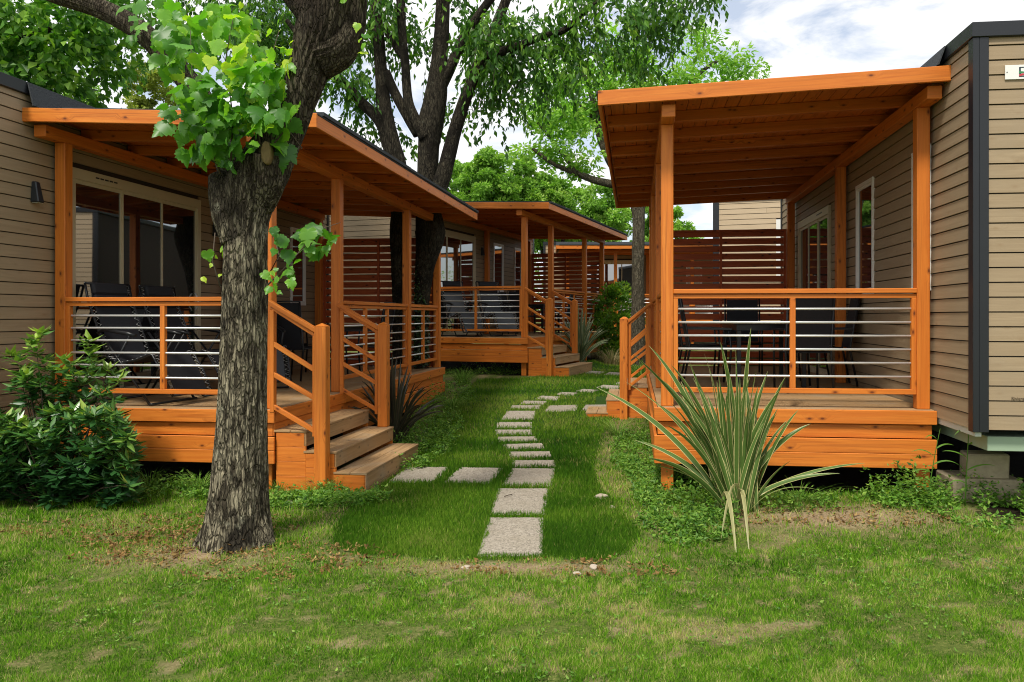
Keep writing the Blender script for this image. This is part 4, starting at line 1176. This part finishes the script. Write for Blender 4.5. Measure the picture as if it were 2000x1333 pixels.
TIPS = [(1467, 640), (1232, 690), (1267, 675), (1165, 757), (1220, 745), (1407, 668), (1437, 680), (1375, 690), (1345, 705), (1310, 712), (1460, 700), (1500, 725), (1535, 735), (1523, 762), (1478, 720), (1583, 828),
        (1560, 800), (1497, 790), (1240, 860), (1285, 790), (1265, 895), (1290, 740), (1385, 720), (1420, 715), (1330, 745), (1360, 740), (1455, 740), (1440, 760), (1400, 745), (1480, 755), (1510, 780), (1350, 780), (1300, 830), (1530, 860), (1545, 900),
        (1320, 760), (1380, 770), (1425, 770), (1465, 780), (1490, 830), (1370, 800), (1410, 800), (1450, 800), (1470, 820)]
for k, (a, b) in enumerate(TIPS):
    dY = rf.uniform(-.28, .22); t = tipoff(a, b, dY); LV.append((*t, rf.uniform(.040, .056), 0.04 if abs(t[0]) < .5 else .10))
    for _q in range((1 if k % 2 else 2) if abs(a-1425) < 150 and b < 800 else 0):
        dY = rf.uniform(-.25, .25); t = tipoff(1440+(a-1440)*rf.uniform(.45, .95)+rf.uniform(-18, 18), 998+(b-998)*rf.uniform(.5, .9), dY); LV.append((*t, rf.uniform(.028, .042), 0.04))
for (a, b, dY) in ((1640, 925, -.1), (1690, 905, .0), (1600, 958, -.1)): LV.append((*tipoff(a, b, dY), .036, .10))
LV.append((*tipoff(1250, 905, -.1), .035, .1))
for (a, b, dY) in ((1440, 1108, -1.0), (1464, 1090, -.88), (1408, 1055, -.68)): LV.append((*tipoff(a, b, dY), .034, .30+rf.uniform(0, .10)))
for k in range(26):
    LV.append((*tipoff(rf.uniform(1340, 1540), rf.uniform(720, 830), rf.uniform(-.2, .25)), rf.uniform(.028, .042), .04))
flax(1440, 998, LV, 'flax', 'large variegated flax with cream edged sword leaves before the right porch', name='flax_plant', base_r=.09)
def randflax(px, py, n, H, spread, mat, label, seed, w=.04, Y=None):
    r = random.Random(seed); L = []
    for k in range(n):
        az = r.random()*2*pi; q = r.random()**.6*spread; z = H*(1-.55*(q/spread)**2)*r.uniform(.65, 1.05)
        L.append((q*cos(az), q*sin(az), z, r.uniform(.7, 1.2)*w, .05 if q < spread*.6 else .14))
    flax(px, py, L, mat, label, Y)
randflax(768, 868, 64, 1.12, .70, 'flaxdark', 'dark bronze leaved flax beside the left porch steps', 3)
randflax(1133, 706, 60, 1.30, .75, 'flaxgrey', 'grey green flax beside the middle porch steps', 5, .06, 17.75)
randflax(1262, 700, 26, .9, .5, 'flaxgrey', 'small flax growing behind the right porch stair rails', 8, .045)

# ------------------------------------------------------------------ bushes
def bush(px, py, Y, tips, label, mat='bush', seed=1, LL=.085, name='leafy_bush', per=13):
    """tips: (x,y,z) whorl centres relative to base"""
    X0 = (px-PX0)/FPX*Y; Z0 = float(g(X0, Y)); root = empty(name, (X0, Y, Z0), 0, label, 'bush')
    rng = np.random.default_rng(seed); P = []; D = []; rr = []; st = MB()
    for (x, y_, z, tn) in tips:
        c = np.array((x, y_, z)); ax = np.array((x*.5, y_*.5-.15, .6+.5*rng.random())); ax /= np.linalg.norm(ax)
        for k in range(per):
            t = k/per; d = rng.normal(size=3); d -= ax*d.dot(ax); d /= np.linalg.norm(d)+1e-9
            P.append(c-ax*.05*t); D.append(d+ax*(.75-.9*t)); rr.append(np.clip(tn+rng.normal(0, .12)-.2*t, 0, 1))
        if rng.random() < .18:
            b = np.array((x*.25, y_*.25, 0)); mdl = (b+c)/2+np.array((0, 0, .05)); st.tube([b, mdl, c], [.009, .006, .003], 5)
    P = np.array(P); D = np.array(D); L = LL*(.7+.6*rng.random(len(P)))
    V, F = leaf_geo(P, D, L, L*.38, rng=rng, fold=.12, Nrm=np.tile([0, 0, 1.], (len(P), 1))+rng.normal(0, .3, (len(P), 3)))
    npmesh('foliage', V, F, M[mat], np.repeat(rr, 4), parent=root)
    st.build('stem', M['twig'], root)
    return root
rb = np.random.default_rng(9); T = []
Yb_ = 6.75
def bt(px, py, dY, tone): x, y_, z = at(px, py, Yb_+dY); return (x-(110-PX0)/FPX*Yb_, dY, z-float(g(-4.3, Yb_)), tone)
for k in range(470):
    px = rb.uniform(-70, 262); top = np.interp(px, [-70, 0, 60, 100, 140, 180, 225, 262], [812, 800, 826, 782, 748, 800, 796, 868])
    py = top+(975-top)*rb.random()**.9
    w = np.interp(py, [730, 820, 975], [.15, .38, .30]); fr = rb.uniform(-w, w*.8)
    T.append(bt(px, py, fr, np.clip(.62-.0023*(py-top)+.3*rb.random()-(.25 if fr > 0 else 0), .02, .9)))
for (sx, sy, ex, ey, n) in ((85, 800, 75, 635, 13), (60, 790, 30, 680, 9), (110, 790, 125, 690, 9), (165, 790, 175, 650, 10), (205, 800, 222, 710, 9), (40, 760, 45, 720, 6), (140, 770, 135, 710, 6)):
    for k in range(n):
        t = k/n; T.append(bt(sx+(ex-sx)*t+rb.normal(0, 9), sy+(ey-sy)*t, rb.uniform(-.12, .12), min(1, .55+.4*t)))
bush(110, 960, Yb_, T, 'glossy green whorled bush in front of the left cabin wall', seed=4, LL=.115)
hx = (1208-PX0)/FPX*20.5; hr = empty('hedge_shrub', (hx, 20.5, float(g(hx, 20.5))), 0, 'round bright green hedge shrub before the farthest porch', 'bush')
crown_clumps('foliage', [(0, 0, 1.15, .62, .6, .85, 60), (-.1, -.1, .7, .6, .5, .6, 26)], M['hedge'], hr, 77, .10, .05, .17, 60, -.3)
# ------------------------------------------------------------------ trees
def pxl(pts, Y):   # (px,py,rpx[,dY])
    P = []; r = []
    for p in pts:
        yy = Y+(p[3] if len(p) > 3 else 0); P.append(at(p[0], p[1], yy)); r.append(p[2]*yy/FPX)
    return P, r
# T1: big foreground plane tree
Y1 = 5.45
t1 = empty('plane_tree', at(465, 1060, Y1), 0, 'thick dark barked tree in the left foreground with a clump of big leaves', 'tree', 'garden trees with visible trunks')
o1 = np.array(t1.location)
def rel(L): return [([tuple(np.array(p)-o1) for p in P], r) for P, r in L]
limbs = [pxl([(462, 1100, 82), (463, 1060, 70), (465, 1010, 58), (468, 950, 52), (472, 850, 47), (475, 720, 43), (477, 600, 41), (479, 500, 40), (481, 430, 42), (492, 370, 52), (520, 320, 48), (550, 265, 38), (577, 205, 34), (601, 140, 39), (623, 80, 49), (640, 20, 54), (652, -60, 56), (665, -180, 48), (690, -320, 40)], Y1),
         pxl([(470, 470, 34), (452, 415, 36), (437, 372, 28), (424, 340, 15)], Y1-.02),
         pxl([(500, 400, 34), (520, 350, 36, -.06), (522, 300, 26, -.12)], Y1),
         pxl([(470, 400, 24), (450, 330, 24, .1), (425, 260, 22, .25), (390, 190, 22, .4), (330, 115, 21, .5), (265, 55, 20, .55), (190, 15, 19, .6), (100, -15, 18, .6), (-20, -70, 15, .6)], Y1),
         pxl([(625, 110, 46), (662, 95, 36), (685, 60, 26), (694, 10, 22), (705, -80, 18)], Y1),
         pxl([(560, -20, 18), (590, 15, 22), (620, 50, 26)], Y1-.05)]
for a, b in (((428, 1030), (382, 1080)), ((498, 1035), (532, 1085)), ((450, 1050), (430, 1100))):
    limbs.append(pxl([(a[0]+(465-a[0])*.5, a[1]-90, 30), (a[0], a[1]-10, 27, -.03), (b[0], b[1]+8, 15, -.1)], Y1))
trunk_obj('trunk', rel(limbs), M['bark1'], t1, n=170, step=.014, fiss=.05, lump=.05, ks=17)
sc_ = MB(); c = np.array(at(519, 298, Y1-.235))-o1; sc_.tube([(0, .05, 0), (0, 0, 0), (0, -.004, 0)], [.06, .057, .045], 14); k = sc_.build('cut_branch_scar', M['cutwood'], t1); k.location = tuple(c); k.scale = (.6, 1, 1.35)
# big lobed leaves
def lobed(n, P, D, Nr, S, rng):
    """broad three-lobed toothed leaf with a raised midrib"""
    half = [(-.10, -.06), (-.30, -.10), (-.46, .02), (-.43, .12), (-.56, .22), (-.48, .32), (-.55, .44), (-.43, .50), (-.40, .62), (-.30, .62), (-.27, .78), (-.17, .80), (-.12, .95)]
    out = [(0, .02)]+half+[(0, 1.10)]+[(-a, b) for a, b in half[::-1]]
    k = len(out); D = D/np.linalg.norm(D, axis=1, keepdims=True); X = np.cross(D, Nr); X /= np.linalg.norm(X, axis=1, keepdims=True); U = np.cross(X, D)
    V = np.zeros((n, k+2, 3)); cup = rng.normal(.22, .16, n); tip = rng.normal(.30, .2, n); sk = rng.normal(0, .12, n); wd = .78+.3*rng.random(n)
    V[:, k] = P+D*(S*.18)[:, None]; V[:, k+1] = P+D*(S*.62)[:, None]-U*(tip*S*.08)[:, None]
    for i, (a, b) in enumerate(out):
        z = -cup*abs(a)**1.3*1.2-tip*max(0, b-.3)**2*1.2+sk*a+rng.normal(0, .022, n)
        V[:, i] = P+X*(a*wd*S)[:, None]+D*(b*S)[:, None]+U*(z*S)[:, None]
    F = []
    for i in range(k):
        i2 = (i+1) % k; c = k if (out[i][1]+out[i2][1])/2 < .42 else k+1; F.append([i, i2, c])
    lo = [i for i in range(k) if out[i][1] < .42 and out[(i+1) % k][1] < .99]
    for i in range(k):
        i2 = (i+1) % k
        c1 = k if (out[i-1][1]+out[i][1])/2 < .42 else k+1; c2 = k if (out[i][1]+out[i2][1])/2 < .42 else k+1
        if c1 != c2: F.append([c1, i, c2])
    F = np.array(F)[None]+(k+2)*np.arange(n)[:, None, None]
    return V.reshape(-1, 3), F.reshape(-1, 3), k+2
r1 = np.random.default_rng(23)
cl = []
for (px, py, rx, ry, dY, n, tn) in ((455, 230, 90, 70, -.25, 80, .35), (400, 200, 60, 60, -.2, 40, .35), (500, 190, 60, 60, -.28, 45, .5), (440, 90, 70, 60, -.1, 38, .6), (380, 60, 60, 50, 0, 26, .55), (340, 95, 50, 45, .1, 22, .45), (400, 280, 40, 35, -.25, 18, .3), (545, 240, 35, 50, -.25, 18, .45), (555, 75, 15, 40, -.2, 8, .8), (450, 30, 50, 25, 0, 12, .7), (300, 30, 60, 35, .3, 18, .5), (430, 310, 22, 16, -.3, 6, .3), (490, 140, 70, 40, -.2, 26, .8),
                             (710, 75, 14, 28, -.15, 5, .75), (590, 470, 40, 30, -.15, 14, .25), (560, 520, 28, 32, -.18, 12, .45), (620, 455, 26, 22, -.15, 6, .3), (540, 545, 14, 26, -.18, 7, .6), (418, 500, 12, 50, -.1, 9, .75), (690, -20, 30, 30, -.1, 6, .7)):
    Y = Y1+dY; c = at(px, py, Y); k = Y/FPX
    p = np.array(c)+r1.uniform(-1, 1, (n, 3))*np.array((rx*k, .16, ry*k))
    n = int(n*1.25) if rx >= 30 else n
    p = np.array(c)+r1.uniform(-1, 1, (n, 3))*np.array((rx*k, .17, ry*k))
    small = (rx < 30)
    cl.append((p, np.full(n, tn), np.full(n, .070 if small else .112)))
P = np.concatenate([c[0] for c in cl]); tn = np.concatenate([c[1] for c in cl]); S = np.concatenate([c[2] for c in cl])*(.42+.9*r1.random(len(P)))
n = len(P); D = r1.normal(0, .55, (n, 3)); D[:, 2] -= .75; D[:, 1] -= .25
Nr = r1.normal(0, .75, (n, 3)); Nr[:, 1] -= .9; Nr[:, 2] += .6
V, F, kv = lobed(n, P-o1, D, Nr, S, r1)
rl = np.repeat(np.clip(tn+r1.normal(0, .20, n), 0, 1)[:, None], kv, 1); rl[:, :kv-2] += r1.normal(.03, .05, (n, kv-2)); rl[:, kv-2:] -= .10
cr = npmesh('crown', V, F, M['leafA'], np.clip(rl, 0, 1).ravel(), parent=t1, smooth=True)
def rp(px, py, Y): return tuple(np.array(at(px, py, Y))-o1)
for pts in ([(430, 340), (400, 250), (375, 150), (372, 60)], [(450, 330), (455, 230), (440, 120), (455, 40)], [(510, 300), (500, 220), (520, 150), (545, 60)], [(520, 300), (560, 250), (590, 290)], [(440, 330), (390, 300), (370, 320)], [(520, 560), (570, 510), (620, 450), (665, 435)], [(430, 560), (415, 510), (420, 455)], [(520, 545), (545, 500), (540, 480)]):
    tw = MB(); tw.tube([rp(a, b, Y1-.17) for a, b in pts], [.007, .005, .004, .002][:len(pts)], 5); tw.build('shoot', M['twig'], t1)

# lime-leaved overhang at upper left (crown of a neighbouring tree)
t0 = empty('lime_tree', (-8.2, 8.6, float(g(-8, 8.6))), 0, 'leafy tree overhanging the left cabin roof, only its crown visible', 'tree')
o0 = np.array(t0.location)
trunk_obj('trunk', [([(0, 0, -.1), (.1, 0, 2.0), (.3, .1, 4.0), (.4, .2, 6.5)], [.2, .17, .14, .07]), ([(.2, 0, 3.0), (1.2, 0, 4.3), (2.6, .1, 4.9)], [.09, .06, .03]), ([(.3, .1, 3.8), (1.0, .3, 5.2), (2.0, .3, 6.2)], [.08, .05, .02])], M['bark2'], t0, n=24, step=.08)
bl = []
for (px, py, Y, rx, rz_, n) in ((60, 60, 8.6, 130, 70, 90), (150, 130, 8.8, 70, 60, 36), (30, 150, 8.3, 60, 50, 30), (-60, 40, 8.5, 120, 110, 70), (230, 40, 9.0, 90, 50, 24), (100, -120, 8.8, 260, 90, 120)):
    x, y_, z = at(px, py, Y); bl.append((x-o0[0], y_-o0[1], z-o0[2], rx*Y/FPX, .6, rz_*Y/FPX, n))
crown_clumps('crown', bl, M['leafL'], t0, 31, .105, .08, .25, 16, .7)

# T2: large twin trunk tree by the left porch
Y2 = 12.95
t2 = empty('hackberry_tree', at(815, 735, Y2), 0, 'tall many-limbed tree with drooping foliage growing beside the left porch', 'tree', 'garden trees with visible trunks')
o2 = np.array(t2.location)
def rel2(L, o): return [([tuple(np.array(p)-o) for p in P], r) for P, r in L]
limbs = [pxl([(822, 790, 16), (822, 720, 13), (823, 640, 12), (825, 580, 14), (829, 530, 18), (836, 490, 24), (841, 455, 29), (836, 405, 22), (835, 350, 21), (837, 290, 20), (842, 240, 24), (851, 190, 21), (858, 120, 16), (863, 50, 14), (866, -30, 13), (870, -180, 13), (880, -350, 8)], Y2),
         pxl([(780, 790, 15), (780, 700, 13), (780, 600, 13), (779, 520, 15), (780, 450, 18), (784, 380, 16), (776, 320, 17), (760, 270, 18), (750, 210, 14), (745, 150, 12), (738, 60, 11), (730, -40, 12), (720, -200, 9)], Y2+.15),
         pxl([(765, 285, 12), (740, 235, 11), (705, 200, 10), (675, 165, 8), (645, 135, 8), (600, 90, 6), (560, 40, 4)], Y2+.1),
         pxl([(832, 270, 13), (812, 235, 10), (797, 195, 9), (792, 130, 8), (785, 60, 8), (783, 0, 9), (778, -100, 7), (770, -220, 5)], Y2-.1),
         pxl([(820, 260, 14), (795, 225, 10), (770, 180, 9), (755, 140, 7)], Y2+.05),
         pxl([(860, 170, 13), (885, 120, 10), (905, 75, 9), (935, 30, 8), (970, -20, 8), (1020, -110, 8), (1070, -220, 5)], Y2),
         pxl([(850, 390, 15), (868, 335, 15), (885, 270, 13), (903, 210, 12), (925, 150, 11), (948, 100, 11), (965, 60, 10), (985, 10, 9), (1010, -60, 9), (1050, -180, 6)], Y2-.15),
         pxl([(948, 110, 9), (1000, 95, 8), (1050, 75, 7), (1100, 60, 6), (1135, 30, 5), (1170, 0, 4), (1230, -40, 3)], Y2-.3),
         pxl([(792, 120, 6), (765, 80, 6), (750, 50, 5)], Y2),
         pxl([(880, -100, 8), (960, -140, 7), (1100, -120, 5), (1250, -60, 3)], Y2)]
trunk_obj('trunk', rel2(limbs, o2), M['bark2'], t2, n=48, step=.05, fiss=.04, lump=.07, ks=7)
bl = []
for (px, py, rx, rz_, dY, n) in ((690, 60, 90, 60, .3, 95), (650, 130, 60, 60, .2, 60), (690, 200, 55, 50, .2, 34), (760, 30, 60, 50, .4, 60), (820, 60, 60, 60, .5, 40), (900, 40, 60, 50, .3, 60), (920, 130, 60, 60, .5, 55), (970, 90, 60, 60, -.2, 70),
                                (1010, 150, 70, 55, 0, 80), (1050, 60, 80, 60, -.3, 95), (1120, 100, 60, 50, -.3, 50), (1080, 190, 50, 40, 0, 28), (960, 200, 45, 50, .3, 40), (1150, 10, 90, 30, -.4, 60), (1230, 60, 80, 45, -.5, 80), (1290, 40, 70, 45, -.6, 66), (1330, 5, 70, 25, -.6, 40),
                                (500, 40, 90, 70, .8, 190), (580, 90, 70, 60, .7, 80), (420, 20, 60, 40, 1.0, 60), (520, 120, 60, 40, .9, 60), (730, 260, 50, 40, .6, 22), (890, 220, 30, 50, .6, 16), (1410, -15, 40, 12, -.6, 10), (1240, 130, 40, 20, -.5, 18), (690, 260, 45, 25, .2, 8),
                                (250, 100, 70, 50, 2.0, 46), (310, 60, 60, 50, 1.8, 44), (200, 150, 60, 35, 2.0, 30),
                                (700, -120, 300, 90, .5, 200), (1050, -120, 260, 80, .2, 190), (400, -60, 150, 50, 1.0, 80), (1300, -90, 160, 60, -.5, 60)):
    Y = Y2+dY; x, y_, z = at(px, py, Y); bl.append((x-o2[0], y_-o2[1], z-o2[2]+.15, rx*Y/FPX, .9, rz_*Y/FPX, int(n*.95)))
crown_drooping('crown', bl, M['leafT2'], t2, 41, .130, .060, 10, .52)
# ivy on trunk
rv = np.random.default_rng(6); n = 1400; tt = rv.random(n); py = 745-tt*230; th = rv.random(n)*2*pi
cx = (823-PX0)/FPX*Y2; P = np.stack([cx+.125*np.cos(th), Y2+.125*np.sin(th), EYE-(py-PY0)/FPX*Y2], 1)
keepi = rv.random(n) < 1.1-.7*tt
P = P[keepi]; th = th[keepi]; n = len(P); D = np.stack([np.cos(th)*.4, np.sin(th)*.4, -np.ones(n)], 1)+rv.normal(0, .4, (n, 3))
V, F = leaf_geo(P, D, .05*(.6+.7*rv.random(n)), .045, rng=rv, Nrm=np.stack([np.cos(th), np.sin(th), np.zeros(n)], 1))
ivb = np.array((cx, Y2-.2, float(g(cx, Y2))))
iv = npmesh('ivy', V-ivb, F, M['ivy'], np.repeat(rv.random(n), 4)); iv.location = tuple(ivb); tag(iv, 'dark ivy climbing the trunk beside the left porch', 'climbing plant')

# T3: slim tree with bright crown
Y3 = 18.5
t3 = empty('slim_tree', at(1247, 705, Y3), 0, 'slim straight tree with airy bright crown rising behind the right porch', 'tree', 'garden trees with visible trunks')
o3 = np.array(t3.location)
limbs = [pxl([(1247, 740, 17), (1247, 700, 15), (1246, 620, 13), (1246, 540, 12), (1247, 460, 12), (1246, 410, 13), (1235, 375, 13), (1215, 345, 11), (1190, 310, 9), (1172, 265, 8), (1165, 225, 7), (1150, 170, 5), (1120, 110, 4)], Y3),
         pxl([(1225, 368, 10), (1195, 360, 8), (1160, 352, 7), (1125, 338, 6), (1080, 320, 4), (1040, 290, 3)], Y3-.2), pxl([(1246, 420, 12), (1262, 360, 10), (1290, 290, 8), (1320, 210, 6), (1360, 150, 4), (1400, 120, 3)], Y3),
         pxl([(1125, 338, 4), (1090, 290, 3), (1050, 240, 2)], Y3-.2), pxl([(1168, 240, 4), (1120, 190, 3), (1080, 130, 2)], Y3-.1)]
trunk_obj('trunk', rel2(limbs, o3), M['bark3'], t3, n=20, step=.08, fiss=.04, lump=.06)
bl = []
for (px, py, rx, rz_, dY, n) in ((1090, 220, 65, 45, 0, 44), (1150, 180, 65, 60, .2, 52), (1220, 160, 70, 50, .3, 46), (1100, 140, 50, 40, .1, 26), (1300, 170, 60, 30, .2, 34), (1380, 150, 60, 40, .3, 36), (1440, 130, 40, 25, .3, 16), (1060, 290, 40, 30, 0, 20), (1120, 275, 50, 45, -.2, 26), (1150, 320, 40, 20, -.2, 12), (1210, 90, 60, 30, .1, 18), (1360, 90, 50, 30, .3, 14), (1250, 230, 90, 50, .8, 40), (1350, 240, 90, 50, .8, 36), (1160, 380, 14, 8, 0, 3)):
    Y = Y3+dY; x, y_, z = at(px, py, Y); bl.append((x-o3[0], y_-o3[1], z-o3[2], rx*Y/FPX, .9, rz_*Y/FPX, int(n*.62)))
crown_clumps('crown', bl, M['leafT3'], t3, 51, .14, .06, .32, 52, .3)

# background trees
def bgtree(px, top, bot, rx, Y, label, mat='leafBG', n=60, seed=1, L=.17):
    X = (px-PX0)/FPX*Y; Z0 = .45; root = empty('background_tree', (X, Y, Z0), 0, label, 'tree', 'trees behind the cabins')
    zt = EYE-(top-PY0)/FPX*Y-Z0; zb = max(.6, EYE-(bot-PY0)/FPX*Y-Z0); r = rx*Y/FPX; cz = (zt+zb)/2; hz = (zt-zb)/2
    trunk_obj('trunk', [([(0, 0, -.2), (0, 0, cz*.5), (.2, 0, cz)], [.3, .22, .1]), ([(0, 0, cz*.4), (r*.5, 0, cz)], [.14, .05]), ([(0, 0, cz*.45), (-r*.5, .2, cz*1.05)], [.12, .05])], M['bark2'], root, n=14, step=.3)
    rng = np.random.default_rng(seed); bl = []
    for k in range(11):
        a = rng.random()*2*pi; q = rng.random()**.5*.6
        bl.append((r*q*cos(a), r*.6*q*sin(a), cz+hz*rng.uniform(-.6, .5), r*.5, r*.5, hz*.45, n//9))
    bl.append((0, 0, cz+hz*.55, r*.4, r*.4, hz*.4, n//6))
    crown_clumps('crown', bl, M[mat], root, seed, L, L*.6, r*.15, 150, .15)
bgtree(960, 290, 480, 90, 34, 'rounded green tree behind the middle porch roof, left one', n=80, seed=61)
bgtree(1075, 335, 490, 80, 36, 'rounded green tree behind the middle porch roof, right one', n=80, seed=62)
bgtree(1020, 305, 480, 75, 35, 'rounded green tree behind the middle porch roof, between its two neighbours', n=80, seed=72)
bgtree(1170, 350, 500, 85, 40, 'bright green tree behind the slim tree trunk', n=80, seed=63)
bgtree(1290, 385, 500, 75, 42, 'low green tree seen under the right porch roof', n=70, seed=64)
bgtree(880, 300, 470, 60, 38, 'green tree between the limbs of the tall drooping tree', n=60, seed=65)
bgtree(1480, 430, 560, 70, 46, 'small distant tree left of the pale cabin', n=50, seed=66)
bgtree(285, 110, 330, 75, 24, 'yellow green airy tree above the left cabin roof', 'leafBGy', n=60, seed=67, L=.10)
bgtree(150, 150, 420, 110, 27, 'green tree behind the left cabin roof at the far left', n=80, seed=68, L=.13)
bgtree(1130, 420, 640, 130, 47, 'dark hedge-like tree closing the view behind the far cabins', n=80, seed=69)
bgtree(1700, 420, 640, 260, 52, 'wide tree hidden mostly behind the right cabin', n=80, seed=70)
bgtree(500, 300, 640, 220, 44, 'wide tree hidden mostly behind the left cabin', n=80, seed=71)

# ------------------------------------------------------------------ world, sun, camera
w = bpy.data.worlds.new('World'); SC.world = w; w.use_nodes = True; nt = w.node_tree; nt.nodes.clear(); q = N(nt)
SUN_EL, SUN_AZ = R(58), R(203)   # azimuth measured clockwise from +Y (camera looks along +Y)
sky = q.n('ShaderNodeTexSky'); sky.sky_type = 'NISHITA'; sky.sun_disc = False; sky.sun_elevation = SUN_EL; sky.sun_rotation = SUN_AZ; sky.air_density = 1.0; sky.dust_density = 2.0
co = q.n('ShaderNodeTexCoord').outputs['Generated']
n1 = q.noise(q.mapping(co, (1.6, 1.6, 4.0), (1.1, 3.9, .4)), 3.4, 7, .58, .5)
mask = q.ramp(n1, [(.40, (0, 0, 0)), (.52, (1, 1, 1))])
n2 = q.noise(q.mapping(co, (2, 2, 5), (4, 1, 0)), 2.6, 5, .6)
cloud = q.ramp(n2, [(.30, (.88, .90, .94)), (.5, (1, 1, 1))])
cloud = q.mix(1.0, cloud, (1.15, 1.15, 1.15, 1), 'MULTIPLY')
skc = q.mix(.45, q.mix(1.0, sky.outputs[0], (.20, .20, .20, 1), 'MULTIPLY'), (.95, .97, 1.0, 1))
colr = q.mix(mask, skc, cloud)
bg = q.n('ShaderNodeBackground'); q.l(colr, bg.inputs[0]); bg.inputs[1].default_value = 1.0
wo = q.n('ShaderNodeOutputWorld'); q.l(bg.outputs[0], wo.inputs[0])
sl = bpy.data.lights.new('sun', 'SUN'); sl.energy = 3.9; sl.angle = R(9); sl.color = (1, .94, .84)
so = bpy.data.objects.new('sun', sl); COL.objects.link(so)
dv = Vector((sin(SUN_AZ)*cos(SUN_EL), cos(SUN_AZ)*cos(SUN_EL), sin(SUN_EL)))
so.rotation_euler = dv.to_track_quat('Z', 'Y').to_euler(); so.location = (0, -10, 20)
cam = bpy.data.cameras.new('camera'); co_ = bpy.data.objects.new('camera', cam); COL.objects.link(co_); SC.camera = co_
co_.location = (0, 0, EYE); co_.rotation_euler = (pi/2, 0, 0)
cam.sensor_width = 36; cam.lens = 27; cam.shift_x = -.04; cam.shift_y = -.02375; cam.clip_end = 2000
SC.view_settings.view_transform = 'Standard'; SC.view_settings.look = 'None'; SC.view_settings.exposure = 0
SC.cycles.filter_width = 1.05; SC.cycles.max_bounces = 8; SC.cycles.diffuse_bounces = 4; SC.cycles.transmission_bounces = 6
